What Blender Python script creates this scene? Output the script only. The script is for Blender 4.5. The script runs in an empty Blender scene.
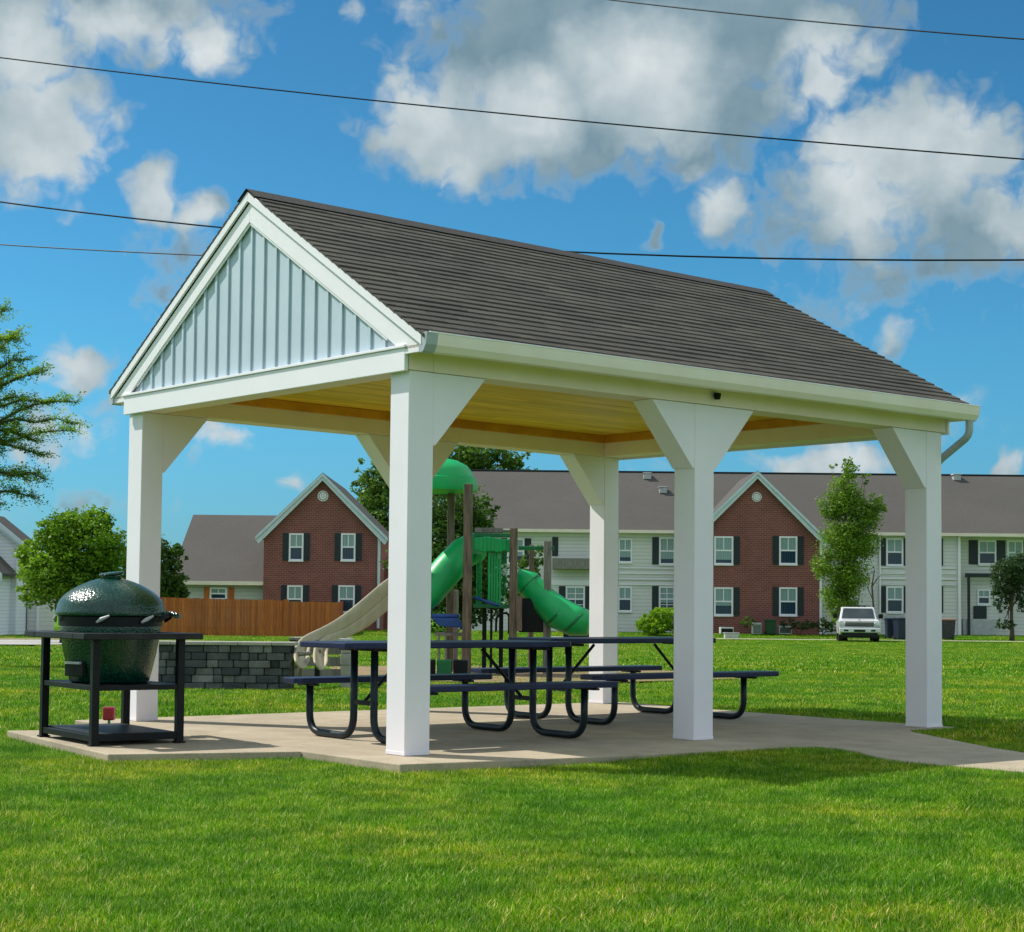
import bpy, math, random
from mathutils import Vector, Matrix
random.seed(7)
sc = bpy.context.scene
COL = sc.collection
PI = math.pi
# ------------------------------------------------------------------ camera frame
F = 1720.4594; CY = 518.2783; ROLL = .0098; PITCH = .052; YAW = .6694
CAM = (-6.8768, -9.8673, 1.0371)
SY, CYW = math.sin(YAW), math.cos(YAW)

def R2W(r, d, z=0.0):                     # right / forward metres from the photographer -> world
    return (CAM[0] + r*CYW + d*SY, CAM[1] - r*SY + d*CYW, z)
def W2R(x, y):
    x -= CAM[0]; y -= CAM[1]
    return x*CYW - y*SY, x*SY + y*CYW
def rr(u, d): return (u - 512) / F * d     # image column at a depth -> metres to the right
def zz(v, u, d):                           # image row -> height at a depth
    a = u-512; b = v-CY
    py = -a*math.sin(ROLL)+b*math.cos(ROLL); up = -py/F
    return CAM[2] + (math.sin(PITCH)+up*math.cos(PITCH))/(math.cos(PITCH)-up*math.sin(PITCH))*d
def ss(a, b, x):
    t = min(1, max(0, (x-a)/(b-a))); return t*t*(3-2*t)
GZ = -.064
def ground_z(r, d):
    x, y, _ = R2W(r, d)
    z = GZ + .042*ss(.5, 2.4, x)*(1-ss(16, 26, d)) - .36*ss(30, 72, d) + .2*ss(87, 94, d)
    return z

# ------------------------------------------------------------------ mesh builder
class MB:
    def __init__(s): s.v = []; s.f = []; s.r = []
    def add(s, vs, fs, rnd=None):
        b = len(s.v); s.v += [tuple(p) for p in vs]
        q = random.random() if rnd is None else rnd
        for f in fs: s.f.append([i+b for i in f]); s.r.append(q)
    def box(s, x0, x1, y0, y1, z0, z1, rnd=None, M=None):
        vs = [(x, y, z) for x in (x0, x1) for y in (y0, y1) for z in (z0, z1)]
        if M: vs = [tuple(M @ Vector(p)) for p in vs]
        s.add(vs, [(0,1,3,2),(4,6,7,5),(0,4,5,1),(2,3,7,6),(0,2,6,4),(1,5,7,3)], rnd)
    def prism(s, poly, axis, a, b, rnd=None):
        n = len(poly)
        def P(p, t):
            if axis == 'x': return (t, p[0], p[1])
            if axis == 'y': return (p[0], t, p[1])
            return (p[0], p[1], t)
        vs = [P(p, a) for p in poly] + [P(p, b) for p in poly]
        fs = [tuple(range(n))[::-1], tuple(range(n, 2*n))] + [(i, (i+1) % n, (i+1) % n+n, i+n) for i in range(n)]
        s.add(vs, fs, rnd)
    def lathe(s, prof, cx=0, cy=0, seg=32, rnd=0, M=None, cap=True):
        vs = []; fs = []; n = len(prof)
        for k in range(seg):
            a = 2*PI*k/seg
            for r, z in prof: vs.append((cx+r*math.cos(a), cy+r*math.sin(a), z))
        if M: vs = [tuple(M @ Vector(p)) for p in vs]
        for k in range(seg):
            k2 = (k+1) % seg
            for i in range(n-1): fs.append((k*n+i, k2*n+i, k2*n+i+1, k*n+i+1))
        if cap and prof[0][0] > 1e-4: fs.append(tuple(k*n for k in range(seg))[::-1])
        if cap and prof[-1][0] > 1e-4: fs.append(tuple(k*n+n-1 for k in range(seg)))
        s.add(vs, fs, rnd)
    def tube(s, pts, r, seg=8, rnd=None, cap=True):
        pts = [Vector(p) for p in pts]; n = len(pts)
        rs = r if isinstance(r, (list, tuple)) else [r]*n
        t0 = (pts[1]-pts[0]).normalized()
        up = Vector((0,0,1)) if abs(t0.z) < .9 else Vector((1,0,0))
        nx = t0.cross(up).normalized(); vs = []
        for i, p in enumerate(pts):
            t = (pts[min(i+1, n-1)]-pts[max(i-1, 0)]).normalized()
            nx = (nx - t*nx.dot(t)).normalized(); ny = t.cross(nx)
            for k in range(seg):
                a = 2*PI*(k+.5)/seg
                vs.append(p + nx*math.cos(a)*rs[i] + ny*math.sin(a)*rs[i])
        fs = []
        for i in range(n-1):
            for k in range(seg):
                k2 = (k+1) % seg
                fs.append((i*seg+k, i*seg+k2, (i+1)*seg+k2, (i+1)*seg+k))
        if cap: fs += [tuple(range(seg))[::-1], tuple((n-1)*seg+k for k in range(seg))]
        s.add(vs, fs, rnd)
    def build(s, name, mat, parent=None, smooth=False, bevel=0, warp=None, loc=None, rotz=0, seg=2):
        me = bpy.data.meshes.new(name)
        vs = [warp(p) for p in s.v] if warp else s.v
        me.from_pydata(vs, [], s.f); me.update()
        at = me.attributes.new('rnd', 'FLOAT', 'FACE')
        at.data.foreach_set('value', s.r)
        o = bpy.data.objects.new(name, me); COL.objects.link(o)
        if mat: me.materials.append(mat)
        if smooth:
            me.polygons.foreach_set('use_smooth', [True]*len(me.polygons))
            if smooth != 'all':
                m = o.modifiers.new('ws', 'WEIGHTED_NORMAL') if False else None
                try: me.set_sharp_from_angle(angle=math.radians(40))
                except Exception: pass
        if bevel:
            m = o.modifiers.new('bevel', 'BEVEL'); m.width = bevel; m.segments = seg
            m.limit_method = 'ANGLE'; m.angle_limit = math.radians(35)
        if parent: o.parent = parent
        if loc: o.location = loc
        o.rotation_euler.z = rotz
        return o

def fillet(pts, rad, n=6):
    pts = [Vector(p) for p in pts]; out = [pts[0]]
    for i in range(1, len(pts)-1):
        a, b, c = pts[i-1], pts[i], pts[i+1]
        u = (a-b); v = (c-b); r = min(rad, u.length*.49, v.length*.49)
        p0 = b+u.normalized()*r; p1 = b+v.normalized()*r
        for k in range(n+1):
            t = k/n
            out.append(p0*(1-t)**2 + b*2*t*(1-t) + p1*t*t)
    out.append(pts[-1]); return out

def tag(o, label=None, cat=None, group=None, kind=None):
    if label: o['label'] = label
    if cat: o['category'] = cat
    if group: o['group'] = group
    if kind: o['kind'] = kind
    return o
def thing(name, label, cat, loc=(0,0,0), rotz=0, group=None):
    o = bpy.data.objects.new(name, None); COL.objects.link(o)
    o.location = loc; o.rotation_euler.z = rotz; o.empty_display_size = .2
    return tag(o, label, cat, group)
def copy_tree(o, parent=None):
    c = o.copy(); COL.objects.link(c); c.parent = parent
    for ch in list(o.children): copy_tree(ch, c)
    return c

# ------------------------------------------------------------------ materials
def newmat(name):
    m = bpy.data.materials.new(name); m.use_nodes = True
    nt = m.node_tree; b = nt.nodes['Principled BSDF']
    return m, nt, b
def N(nt, t, **k):
    n = nt.nodes.new(t)
    for a, v in k.items():
        if a.startswith('i_'):
            key = a[2:]
            key = int(key) if key.isdigit() else key.replace('_', ' ')
            n.inputs[key].default_value = v
        else: setattr(n, a, v)
    return n
def ramp(nt, fac, stops):
    r = nt.nodes.new('ShaderNodeValToRGB'); e = r.color_ramp.elements
    while len(e) < len(stops): e.new(.5)
    for x, (p, c) in zip(e, stops): x.position = p; x.color = (*c, 1)
    nt.links.new(fac, r.inputs[0]); return r.outputs[0]
def L(nt, a, b): nt.links.new(a, b)
def mixc(nt, fac, a, b, mode='MIX'):
    m = nt.nodes.new('ShaderNodeMix'); m.data_type = 'RGBA'; m.blend_type = mode
    for s, v in ((m.inputs[0], fac), (m.inputs[6], a), (m.inputs[7], b)):
        if isinstance(v, (int, float)): s.default_value = v
        elif isinstance(v, tuple): s.default_value = (*v, 1) if len(v) == 3 else v
        else: nt.links.new(v, s)
    return m.outputs[2]
def noise(nt, scale, detail=4, rough=.5, coord='Object', vscale=None):
    tc = nt.nodes.new('ShaderNodeTexCoord'); src = tc.outputs[coord]
    if vscale:
        mp = nt.nodes.new('ShaderNodeMapping'); mp.inputs['Scale'].default_value = vscale
        L(nt, src, mp.inputs[0]); src = mp.outputs[0]
    n = nt.nodes.new('ShaderNodeTexNoise'); n.inputs['Scale'].default_value = scale
    n.inputs['Detail'].default_value = detail; n.inputs['Roughness'].default_value = rough
    L(nt, src, n.inputs['Vector']); return n.outputs['Fac']
def bump(nt, b, h, strength=.3, dist=.01):
    k = nt.nodes.new('ShaderNodeBump'); k.inputs['Strength'].default_value = strength
    k.inputs['Distance'].default_value = dist
    L(nt, h, k.inputs['Height']); L(nt, k.outputs[0], b.inputs['Normal'])
def simple(name, c1, c2=None, rough=.6, scale=6, metal=0, bs=0, bscale=60, spec=None, vscale=None, rndmix=0, contrast=(.35,.65), bd=.004):
    m, nt, b = newmat(name)
    c2 = c2 or tuple(x*.8 for x in c1)
    col = ramp(nt, noise(nt, scale, 6, .6, vscale=vscale), [(contrast[0], c2), (contrast[1], c1)])
    if rndmix:
        a = N(nt, 'ShaderNodeAttribute', attribute_name='rnd')
        v = N(nt, 'ShaderNodeMapRange'); v.inputs[3].default_value = 1-rndmix; v.inputs[4].default_value = 1+rndmix
        L(nt, a.outputs['Fac'], v.inputs[0])
        mul = nt.nodes.new('ShaderNodeVectorMath'); mul.operation = 'SCALE'
        L(nt, col, mul.inputs[0]); L(nt, v.outputs[0], mul.inputs['Scale']); col = mul.outputs[0]
    L(nt, col, b.inputs['Base Color'])
    b.inputs['Roughness'].default_value = rough; b.inputs['Metallic'].default_value = metal
    if spec is not None: b.inputs['Specular IOR Level'].default_value = spec
    if bs: bump(nt, b, noise(nt, bscale, 3, .6, vscale=vscale), bs, bd)
    return m

M = {}
M['white'] = simple('white_vinyl_wrap', (.89,.85,.90), (.84,.80,.85), .42, 1.3, bs=.06, bscale=90)
M['white_trim'] = simple('white_painted_trim', (.90,.87,.91), (.87,.84,.88), .42, 3, bs=.05)
M['cream_beam'] = simple('bounce_tinted_beam', (.93,.79,.68), (.87,.72,.60), .5, 2.5, bs=.06)  # white beams; warm bounce off the pine ceiling is put into the colour
M['gutter'] = simple('white_gutter_metal', (.93,.84,.76), (.88,.78,.69), .3, 3)
M['down'] = simple('grey_downspout_metal', (.42,.47,.50), (.34,.38,.41), .35, 5)
M['siding_blue'] = simple('pale_blue_gable_siding', (.52,.62,.71), (.48,.58,.67), .55, 3, bs=.06, bscale=50)
M['pine'] = simple('varnished_pine_boards', (.90,.60,.05), (.70,.43,.02), .45, 1.2, bs=.15, bscale=10, vscale=(1.2,9,9), rndmix=.16)
M['pine_trim'] = simple('orange_stained_trim', (.72,.33,.02), (.55,.22,.01), .5, 4)
M['black'] = simple('black_coated_steel', (.008,.010,.012), (.004,.006,.008), .45, 8, bs=.1, bscale=120, spec=.22)
M['teal_black'] = simple('dark_plastic_coated_pipe', (.010,.022,.030), (.004,.009,.013), .4, 9, bs=.12, bscale=90, spec=.3)
M['navy'] = simple('navy_plastic_coated_top', (.016,.024,.075), (.010,.015,.045), .42, 5, bs=.2, bscale=70, spec=.3)
M['char'] = simple('charcoal_shelf', (.026,.028,.032), (.012,.013,.016), .5, 5, bs=.15, spec=.25)
M['red'] = simple('red_plastic', (.42,.01,.03), (.3,.006,.02), .4, 5)
M['green_plastic'] = simple('green_molded_plastic', (.004,.46,.12), (.003,.36,.09), .4, 3, bs=.08, bscale=9, bd=.02)
M['dark_green_plastic'] = simple('deep_green_plastic', (.003,.20,.06), (.002,.14,.04), .4, 3)  # darker green plastic of flanges, rails and a crate
M['beige_plastic'] = simple('beige_molded_plastic', (.52,.44,.29), (.42,.35,.22), .45, 4)
M['blue_plastic'] = simple('blue_plastic', (.015,.09,.36), (.01,.05,.22), .35, 5)
M['wood_post'] = simple('weathered_timber', (.24,.17,.12), (.10,.07,.05), .85, 4, bs=.5, bscale=20, vscale=(6,6,.7), bd=.01)
M['grey_wood'] = simple('grey_old_timber', (.30,.27,.23), (.17,.15,.13), .9, 4, bs=.4, bscale=20, vscale=(6,6,.7))
M['cedar'] = simple('stained_cedar_pickets', (.52,.145,.030), (.38,.10,.018), .8, 3, bs=.3, bscale=14, vscale=(5,5,.6), rndmix=.22)
M['shutter'] = simple('dark_green_shutter', (.010,.022,.026), (.006,.014,.018), .5, 5)
M['bark'] = simple('tree_bark', (.12,.09,.065), (.05,.038,.028), .9, 6, bs=.6, bscale=14, vscale=(2,2,.5), bd=.02)
M['vent'] = simple('roof_vent_metal', (.5,.5,.5), None, .5, 5)
M['rubber'] = simple('tyre_rubber', (.015,.015,.016), None, .8, 5)
M['car'] = simple('silver_car_paint', (.74,.74,.75), (.68,.68,.69), .25, 2, metal=.1)
M['chrome'] = simple('chrome_trim', (.65,.66,.68), None, .15, 3, metal=.9)
M['lamp'] = simple('headlight_lens', (.75,.78,.8), None, .08, 3)
M['carglass'] = simple('car_window_glass', (.02,.03,.035), (.05,.07,.08), .06, .8)
M['bin_blue'] = simple('navy_bin_plastic', (.012,.022,.06), None, .5, 5)
M['bin_dark'] = simple('dark_bin_plastic', (.02,.022,.035), (.05,.045,.06), .5, 5)
M['bin_lid'] = simple('brown_bin_lid', (.26,.13,.08), None, .6, 5)
M['concrete_white'] = simple('pale_painted_block', (.55,.56,.54), None, .7, 5)
M['bin_green'] = simple('green_bin_plastic', (.01,.07,.03), None, .5, 5)

def grey_roof(name, a, b):
    return simple(name, a, b, .9, 3.2, bs=.5, bscale=30, contrast=(.3,.7), bd=.02)
def shingle_far(name, a, b):
    m, nt, bs_ = newmat(name)
    tc = N(nt, 'ShaderNodeTexCoord')
    n1 = noise(nt, 9, 6, .75); n2 = noise(nt, .35, 3, .5)
    c = mixc(nt, n1, a, b)
    c2 = mixc(nt, n2, (.82,.82,.82), (1.15,1.12,1.1))
    L(nt, mixc(nt, 1.0, c, c2, 'MULTIPLY'), bs_.inputs['Base Color'])
    bs_.inputs['Roughness'].default_value = .95
    w = N(nt, 'ShaderNodeTexWave', wave_type='BANDS', bands_direction='Z', wave_profile='SAW')
    w.inputs['Scale'].default_value = 2.2; w.inputs['Distortion'].default_value = .4
    L(nt, tc.outputs['Object'], w.inputs[0])
    bump(nt, bs_, w.outputs['Fac'], .5, .03)
    return m
M['roof_far'] = shingle_far('brown_grey_distant_shingles', (.052,.048,.043), (.125,.115,.104))

def shingle_near():
    m, nt, b = newmat('weathered_brown_shingles')
    a = N(nt, 'ShaderNodeAttribute', attribute_name='rnd')
    base = ramp(nt, a.outputs['Fac'], [(0,(.054,.048,.038)), (.5,(.066,.059,.047)), (1,(.082,.073,.058))])
    g = noise(nt, 170, 4, .8); gg = ramp(nt, g, [(.3,(.5,.5,.5)), (.7,(1.45,1.45,1.45))])
    c = mixc(nt, 1.0, base, gg, 'MULTIPLY')
    n2 = noise(nt, 1.4, 5, .6); c2 = ramp(nt, n2, [(.3,(.78,.78,.8)), (.7,(1.2,1.18,1.12))])
    c = mixc(nt, 1.0, c, c2, 'MULTIPLY')
    L(nt, c, b.inputs['Base Color']); b.inputs['Roughness'].default_value = .93
    bump(nt, b, g, .5, .004); return m
M['shingle'] = shingle_near()
M['ridge'] = simple('dark_ridge_shingle', (.045,.042,.038), (.028,.026,.024), .92, 20, bs=.4)

def brick():
    m, nt, b = newmat('red_brown_brick')
    tc = N(nt, 'ShaderNodeTexCoord'); sp = N(nt, 'ShaderNodeSeparateXYZ'); L(nt, tc.outputs['Object'], sp.inputs[0])
    ad = N(nt, 'ShaderNodeMath', operation='ADD'); L(nt, sp.outputs[0], ad.inputs[0]); L(nt, sp.outputs[1], ad.inputs[1])
    cb = N(nt, 'ShaderNodeCombineXYZ'); L(nt, ad.outputs[0], cb.inputs[0]); L(nt, sp.outputs[2], cb.inputs[1])
    t = N(nt, 'ShaderNodeTexBrick'); L(nt, cb.outputs[0], t.inputs[0])
    t.inputs['Color1'].default_value = (.26,.064,.054,1); t.inputs['Color2'].default_value = (.185,.046,.041,1)
    t.inputs['Mortar'].default_value = (.27,.18,.15,1); t.inputs['Scale'].default_value = 1
    t.inputs['Brick Width'].default_value = .26; t.inputs['Row Height'].default_value = .105
    t.inputs['Mortar Size'].default_value = .012; t.inputs['Bias'].default_value = -.1
    n2 = ramp(nt, noise(nt, .8, 5, .6), [(.3,(.85,.85,.85)), (.7,(1.18,1.15,1.15))])
    L(nt, mixc(nt, 1.0, t.outputs[0], n2, 'MULTIPLY'), b.inputs['Base Color'])
    b.inputs['Roughness'].default_value = .9
    bump(nt, b, t.outputs['Fac'], -.4, .01); return m
M['brick'] = brick()

def lap(name, c1, c2, h=.2):
    m, nt, b = newmat(name)
    tc = N(nt, 'ShaderNodeTexCoord'); sp = N(nt, 'ShaderNodeSeparateXYZ'); L(nt, tc.outputs['Object'], sp.inputs[0])
    md = N(nt, 'ShaderNodeMath', operation='MODULO'); L(nt, sp.outputs[2], md.inputs[0]); md.inputs[1].default_value = h
    dv = N(nt, 'ShaderNodeMath', operation='DIVIDE'); L(nt, md.outputs[0], dv.inputs[0]); dv.inputs[1].default_value = h
    gap = ramp(nt, dv.outputs[0], [(0,(.55,.57,.6)), (.14,(1,1,1)), (1,(1,1,1))])  # shadow line of each lap, painted into the colour
    c = ramp(nt, noise(nt, .5, 5, .6), [(.3,c2), (.7,c1)])
    L(nt, mixc(nt, 1.0, c, gap, 'MULTIPLY'), b.inputs['Base Color'])
    b.inputs['Roughness'].default_value = .6
    iv = N(nt, 'ShaderNodeMath', operation='SUBTRACT'); iv.inputs[0].default_value = 1; L(nt, dv.outputs[0], iv.inputs[1])
    bump(nt, b, iv.outputs[0], .8, .04); return m
M['lap_white'] = lap('white_lap_siding', (.74,.73,.68), (.66,.65,.60))
M['lap_cream'] = lap('cream_lap_siding', (.55,.56,.50), (.46,.47,.41))
M['wall_white'] = lap('bright_white_lap_siding', (.88,.90,.93), (.80,.83,.87), .16)

def concrete(name, a, b_, sc_=3.0):
    m, nt, b = newmat(name)
    c = ramp(nt, noise(nt, sc_, 8, .65), [(.28,b_), (.72,a)])
    c2 = ramp(nt, noise(nt, .6, 4, .6), [(.3,(.8,.79,.77)), (.7,(1.12,1.11,1.08))])
    c3 = ramp(nt, noise(nt, 60, 4, .8), [(.35,(.82,.82,.82)), (.65,(1.1,1.1,1.1))])
    c = mixc(nt, 1.0, mixc(nt, 1.0, c, c2, 'MULTIPLY'), c3, 'MULTIPLY')
    sp = ramp(nt, noise(nt, 7, 6, .7), [(.30,(.55,.50,.42)), (.42,(1,1,1))])
    c = mixc(nt, .7, c, sp, 'MULTIPLY')
    L(nt, c, b.inputs['Base Color']); b.inputs['Roughness'].default_value = .85
    bump(nt, b, noise(nt, 90, 4, .7), .35, .004); return m
M['concrete'] = concrete('worn_tan_concrete', (.50,.42,.31), (.35,.29,.20))
M['path'] = concrete('pale_path_concrete', (.52,.46,.37), (.40,.34,.27), 1.0)
M['asphalt'] = concrete('light_grey_road', (.44,.43,.41), (.36,.35,.34), .5)
M['mulch'] = concrete('dry_tan_mulch', (.34,.24,.12), (.18,.12,.05), 2.2)

def blockwall():
    m, nt, b = newmat('dark_grey_split_block')
    a = N(nt, 'ShaderNodeAttribute', attribute_name='rnd')
    base = ramp(nt, a.outputs['Fac'], [(0,(.045,.050,.056)), (.45,(.085,.092,.098)), (.8,(.15,.155,.155)), (1,(.26,.26,.245))])
    c2 = ramp(nt, noise(nt, 5, 8, .75), [(.3,(.5,.5,.5)), (.7,(1.35,1.35,1.32))])
    L(nt, mixc(nt, 1.0, base, c2, 'MULTIPLY'), b.inputs['Base Color']); b.inputs['Roughness'].default_value = .95
    bump(nt, b, noise(nt, 12, 8, .7), .8, .03); return m
M['block'] = blockwall()
M['blockcap'] = simple('pale_stone_cap', (.46,.42,.36), (.32,.30,.27), .85, 4, bs=.3, rndmix=.1)

def egg():
    m, nt, b = newmat('green_dimpled_ceramic')
    tc = N(nt, 'ShaderNodeTexCoord')
    v = N(nt, 'ShaderNodeTexVoronoi'); v.inputs['Scale'].default_value = 62; L(nt, tc.outputs['Object'], v.inputs[0])
    c = ramp(nt, v.outputs['Distance'], [(0,(.001,.020,.012)), (.55,(.002,.045,.027)), (.9,(.004,.075,.047))])
    c2 = ramp(nt, noise(nt, 4, 5, .6), [(.3,(.75,.75,.75)), (.7,(1.2,1.2,1.2))])
    L(nt, mixc(nt, 1.0, c, c2, 'MULTIPLY'), b.inputs['Base Color'])
    b.inputs['Roughness'].default_value = .24; b.inputs['Coat Weight'].default_value = .25; b.inputs['Coat Roughness'].default_value = .12
    bump(nt, b, v.outputs['Distance'], .55, .006); return m
M['egg'] = egg()

def glass(name, hi, lo, split=.5):
    m, nt, b = newmat(name)
    tc = N(nt, 'ShaderNodeTexCoord'); 
    w = N(nt, 'ShaderNodeTexWave', wave_type='BANDS', bands_direction='X'); w.inputs['Scale'].default_value = 3.5; w.inputs['Distortion'].default_value = 2
    L(nt, tc.outputs['Object'], w.inputs[0])
    c = ramp(nt, w.outputs['Fac'], [(0, lo), (1, hi)])
    L(nt, c, b.inputs['Base Color']); b.inputs['Roughness'].default_value = .12
    b.inputs['Specular IOR Level'].default_value = .35
    return m
M['pane_up'] = glass('window_glass_with_blind', (.30,.42,.40), (.18,.28,.28))
M['pane_lo'] = glass('dark_window_glass', (.035,.075,.12), (.010,.025,.045))

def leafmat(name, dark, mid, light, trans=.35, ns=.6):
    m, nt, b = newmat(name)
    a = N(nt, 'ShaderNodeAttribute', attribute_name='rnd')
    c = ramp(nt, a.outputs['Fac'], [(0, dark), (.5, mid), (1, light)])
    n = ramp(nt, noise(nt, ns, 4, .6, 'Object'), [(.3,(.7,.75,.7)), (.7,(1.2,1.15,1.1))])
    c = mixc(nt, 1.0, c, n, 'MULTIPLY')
    L(nt, c, b.inputs['Base Color']); b.inputs['Roughness'].default_value = .5
    b.inputs['Specular IOR Level'].default_value = .3
    t = N(nt, 'ShaderNodeBsdfTranslucent'); L(nt, c, t.inputs[0])
    mx = N(nt, 'ShaderNodeMixShader'); mx.inputs[0].default_value = trans
    out = nt.nodes['Material Output']
    L(nt, b.outputs[0], mx.inputs[1]); L(nt, t.outputs[0], mx.inputs[2]); L(nt, mx.outputs[0], out.inputs[0])
    return m
M['leaf_bright'] = leafmat('bright_maple_leaves', (.06,.14,.006), (.14,.29,.010), (.28,.46,.02), .4)
M['leaf_dark'] = leafmat('dark_tree_leaves', (.03,.075,.010), (.065,.14,.018), (.12,.22,.03), .35)
M['leaf_mid'] = leafmat('mid_green_leaves', (.05,.11,.012), (.10,.20,.022), (.18,.31,.04), .35)
M['leaf_young'] = leafmat('light_young_leaves', (.08,.17,.012), (.17,.31,.022), (.30,.45,.05), .4)
M['leaf_locust'] = leafmat('feathery_locust_leaves', (.10,.21,.012), (.20,.37,.025), (.32,.50,.05), .55)
M['leaf_ivy'] = leafmat('deep_green_ivy_leaves', (.018,.045,.014), (.04,.09,.022), (.08,.15,.04), .25)
M['leaf_shrub'] = leafmat('lime_shrub_leaves', (.13,.24,.006), (.26,.46,.012), (.40,.60,.03), .4)

def grassmat():
    m, nt, b = newmat('lawn_blades')
    a = N(nt, 'ShaderNodeAttribute', attribute_name='rnd')
    g = N(nt, 'ShaderNodeNewGeometry')
    c = ramp(nt, a.outputs['Fac'], [(0,(.036,.125,.002)), (.40,(.105,.305,.002)), (.74,(.21,.43,.004)), (.90,(.38,.49,.04)), (1,(.75,.72,.28))])
    n = nt.nodes.new('ShaderNodeTexNoise'); n.inputs['Scale'].default_value = .55; n.inputs['Detail'].default_value = 5
    L(nt, g.outputs['Position'], n.inputs['Vector'])
    big = ramp(nt, n.outputs['Fac'], [(.36,(.62,.84,.7)), (.5,(1,1,1)), (.66,(1.65,1.14,1.2))])
    n3 = nt.nodes.new('ShaderNodeTexNoise'); n3.inputs['Scale'].default_value = 3.2; n3.inputs['Detail'].default_value = 3; L(nt, g.outputs['Position'], n3.inputs['Vector'])
    c = mixc(nt, 1.0, c, ramp(nt, n3.outputs['Fac'], [(.38,(.66,.76,.8)), (.62,(1.35,1.18,1.3))]), 'MULTIPLY')
    c = mixc(nt, 1.0, c, big, 'MULTIPLY')
    L(nt, c, b.inputs['Base Color']); b.inputs['Roughness'].default_value = .55; b.inputs['Specular IOR Level'].default_value = .15
    t = N(nt, 'ShaderNodeBsdfTranslucent'); L(nt, c, t.inputs[0])
    mx = N(nt, 'ShaderNodeMixShader'); mx.inputs[0].default_value = .36
    L(nt, b.outputs[0], mx.inputs[1]); L(nt, t.outputs[0], mx.inputs[2]); L(nt, mx.outputs[0], nt.nodes['Material Output'].inputs[0])
    return m
M['blade'] = grassmat()
def groundmat():
    m, nt, b = newmat('lawn_soil_and_far_grass')
    fine = noise(nt, 14, 8, .8); c = ramp(nt, fine, [(.3,(.045,.14,.003)), (.55,(.10,.26,.005)), (.75,(.18,.33,.015))])
    big = ramp(nt, noise(nt, .35, 5, .6, vscale=(1,1,1)), [(.36,(.75,.88,.8)), (.66,(1.35,1.1,1.1))])
    L(nt, mixc(nt, 1.0, c, big, 'MULTIPLY'), b.inputs['Base Color'])
    b.inputs['Roughness'].default_value = .9; b.inputs['Specular IOR Level'].default_value = .1
    bump(nt, b, fine, .8, .06); return m
M['ground'] = groundmat()

# ------------------------------------------------------------------ ground
def inpoly(x, y, P):
    c = False; j = len(P)-1
    for i in range(len(P)):
        if (P[i][1] > y) != (P[j][1] > y) and x < (P[j][0]-P[i][0])*(y-P[i][1])/(P[j][1]-P[i][1])+P[i][0]: c = not c
        j = i
    return c
g = MB()
rs = [-420,-300,-220,-160,-120]+[-100+4*i for i in range(23)]+[-8+.5*i for i in range(33)]+[12+4*i for i in range(23)]+[120,160,220,300,420]
ds = [-60,-30,-10]+[0+.5*i for i in range(48)]+[24+2*i for i in range(49)]+[130,145,165,200,260,340,450,620]
for d in ds:
    for r in rs: g.v.append(R2W(r, d, ground_z(r, d)))
nr = len(rs)
for j in range(len(ds)-1):
    for i in range(nr-1): g.f.append([j*nr+i, j*nr+i+1, (j+1)*nr+i+1, (j+1)*nr+i]); g.r.append(.5)
tag(g.build('ground', M['ground'], smooth='all'), kind='structure')

def flat(name, poly, z0, z1, mat, kind='structure', bevel=.008):
    m = MB(); m.prism(poly, 'z', z0, z1, .5); o = m.build(name, mat, bevel=bevel)
    return tag(o, kind=kind)
SLAB = [(-.36,-.47),(.35,-.60),(1.1,-.72),(2.4,-.82),(3.0,-.84),(3.18,-.95),(3.22,-1.1),(3.1,-1.4),(2.85,-1.8),(2.74,-2.15),(2.76,-2.6),(2.82,-3.3),(2.95,-5.2),(3.1,-8),
        (4.1,-8),(3.95,-5.2),(3.88,-3.4),(4.0,-2.4),(4.28,-1.75),(4.65,-1.12),(4.95,-.62),(5.12,-.32),(5.32,-.12),(5.98,-.10),(5.96,1.4),(5.98,3.0),(6.05,4.55),(-.36,4.62)]
PAD = [(-1.62,1.26),(-.364,.76),(-.364,3.40),(-1.34,3.74)]
flat('concrete_slab', SLAB, -.10, 0, M['concrete'])
flat('grill_pad', PAD, -.10, -.003, M['concrete'])

def strip(name, pts, mat, lift=.02, kind='structure'):     # pts: list of (r,d) left edge & right edge pairs
    m = MB()
    for a, b in zip(pts[:-1], pts[1:]):
        q = [(a[0],a[1]), (b[0],b[1]), (b[2],b[3]), (a[2],a[3])]
        n = 8
        for k in range(n):
            t0, t1 = k/n, (k+1)/n
            def lp(p, q_, t): return (p[0]+(q_[0]-p[0])*t, p[1]+(q_[1]-p[1])*t)
            c = [lp(q[0],q[3],t0), lp(q[1],q[2],t0), lp(q[1],q[2],t1), lp(q[0],q[3],t1)]
            m.add([R2W(x, y, ground_z(x, y)+lift) for x, y in c], [(0,1,2,3)], .5)
    return tag(m.build(name, mat), kind=kind)
strip('footpath', [(2,84.6,2,86.2),(12,84.2,12,85.8),(24,84.4,24,86.0),(40,84.6,40,86.2),(60,85,60,86.6)], M['path'], .05)
strip('road', [(-60,52,-60,66),(-30,50.5,-30,66),(-16.5,50.5,-14.5,66),(-14,52,-12,66)], M['asphalt'], .05)
strip('kerb', [(-60,49.9,-60,50.9),(-16.4,49.7,-16.4,50.7)], M['path'], .10)
strip('dirt_verge', [(-60,63.5,-60,68),(-24,64,-24,68),(-15,67,-15,68.5)], M['mulch'], .062)
strip('mulch_bed', [(-2.8,25.5,-3.2,31),(-.5,24.8,-.5,32),(1.4,25.2,1.4,31),(3.6,27,3.0,30)], M['mulch'], .03)

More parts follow.
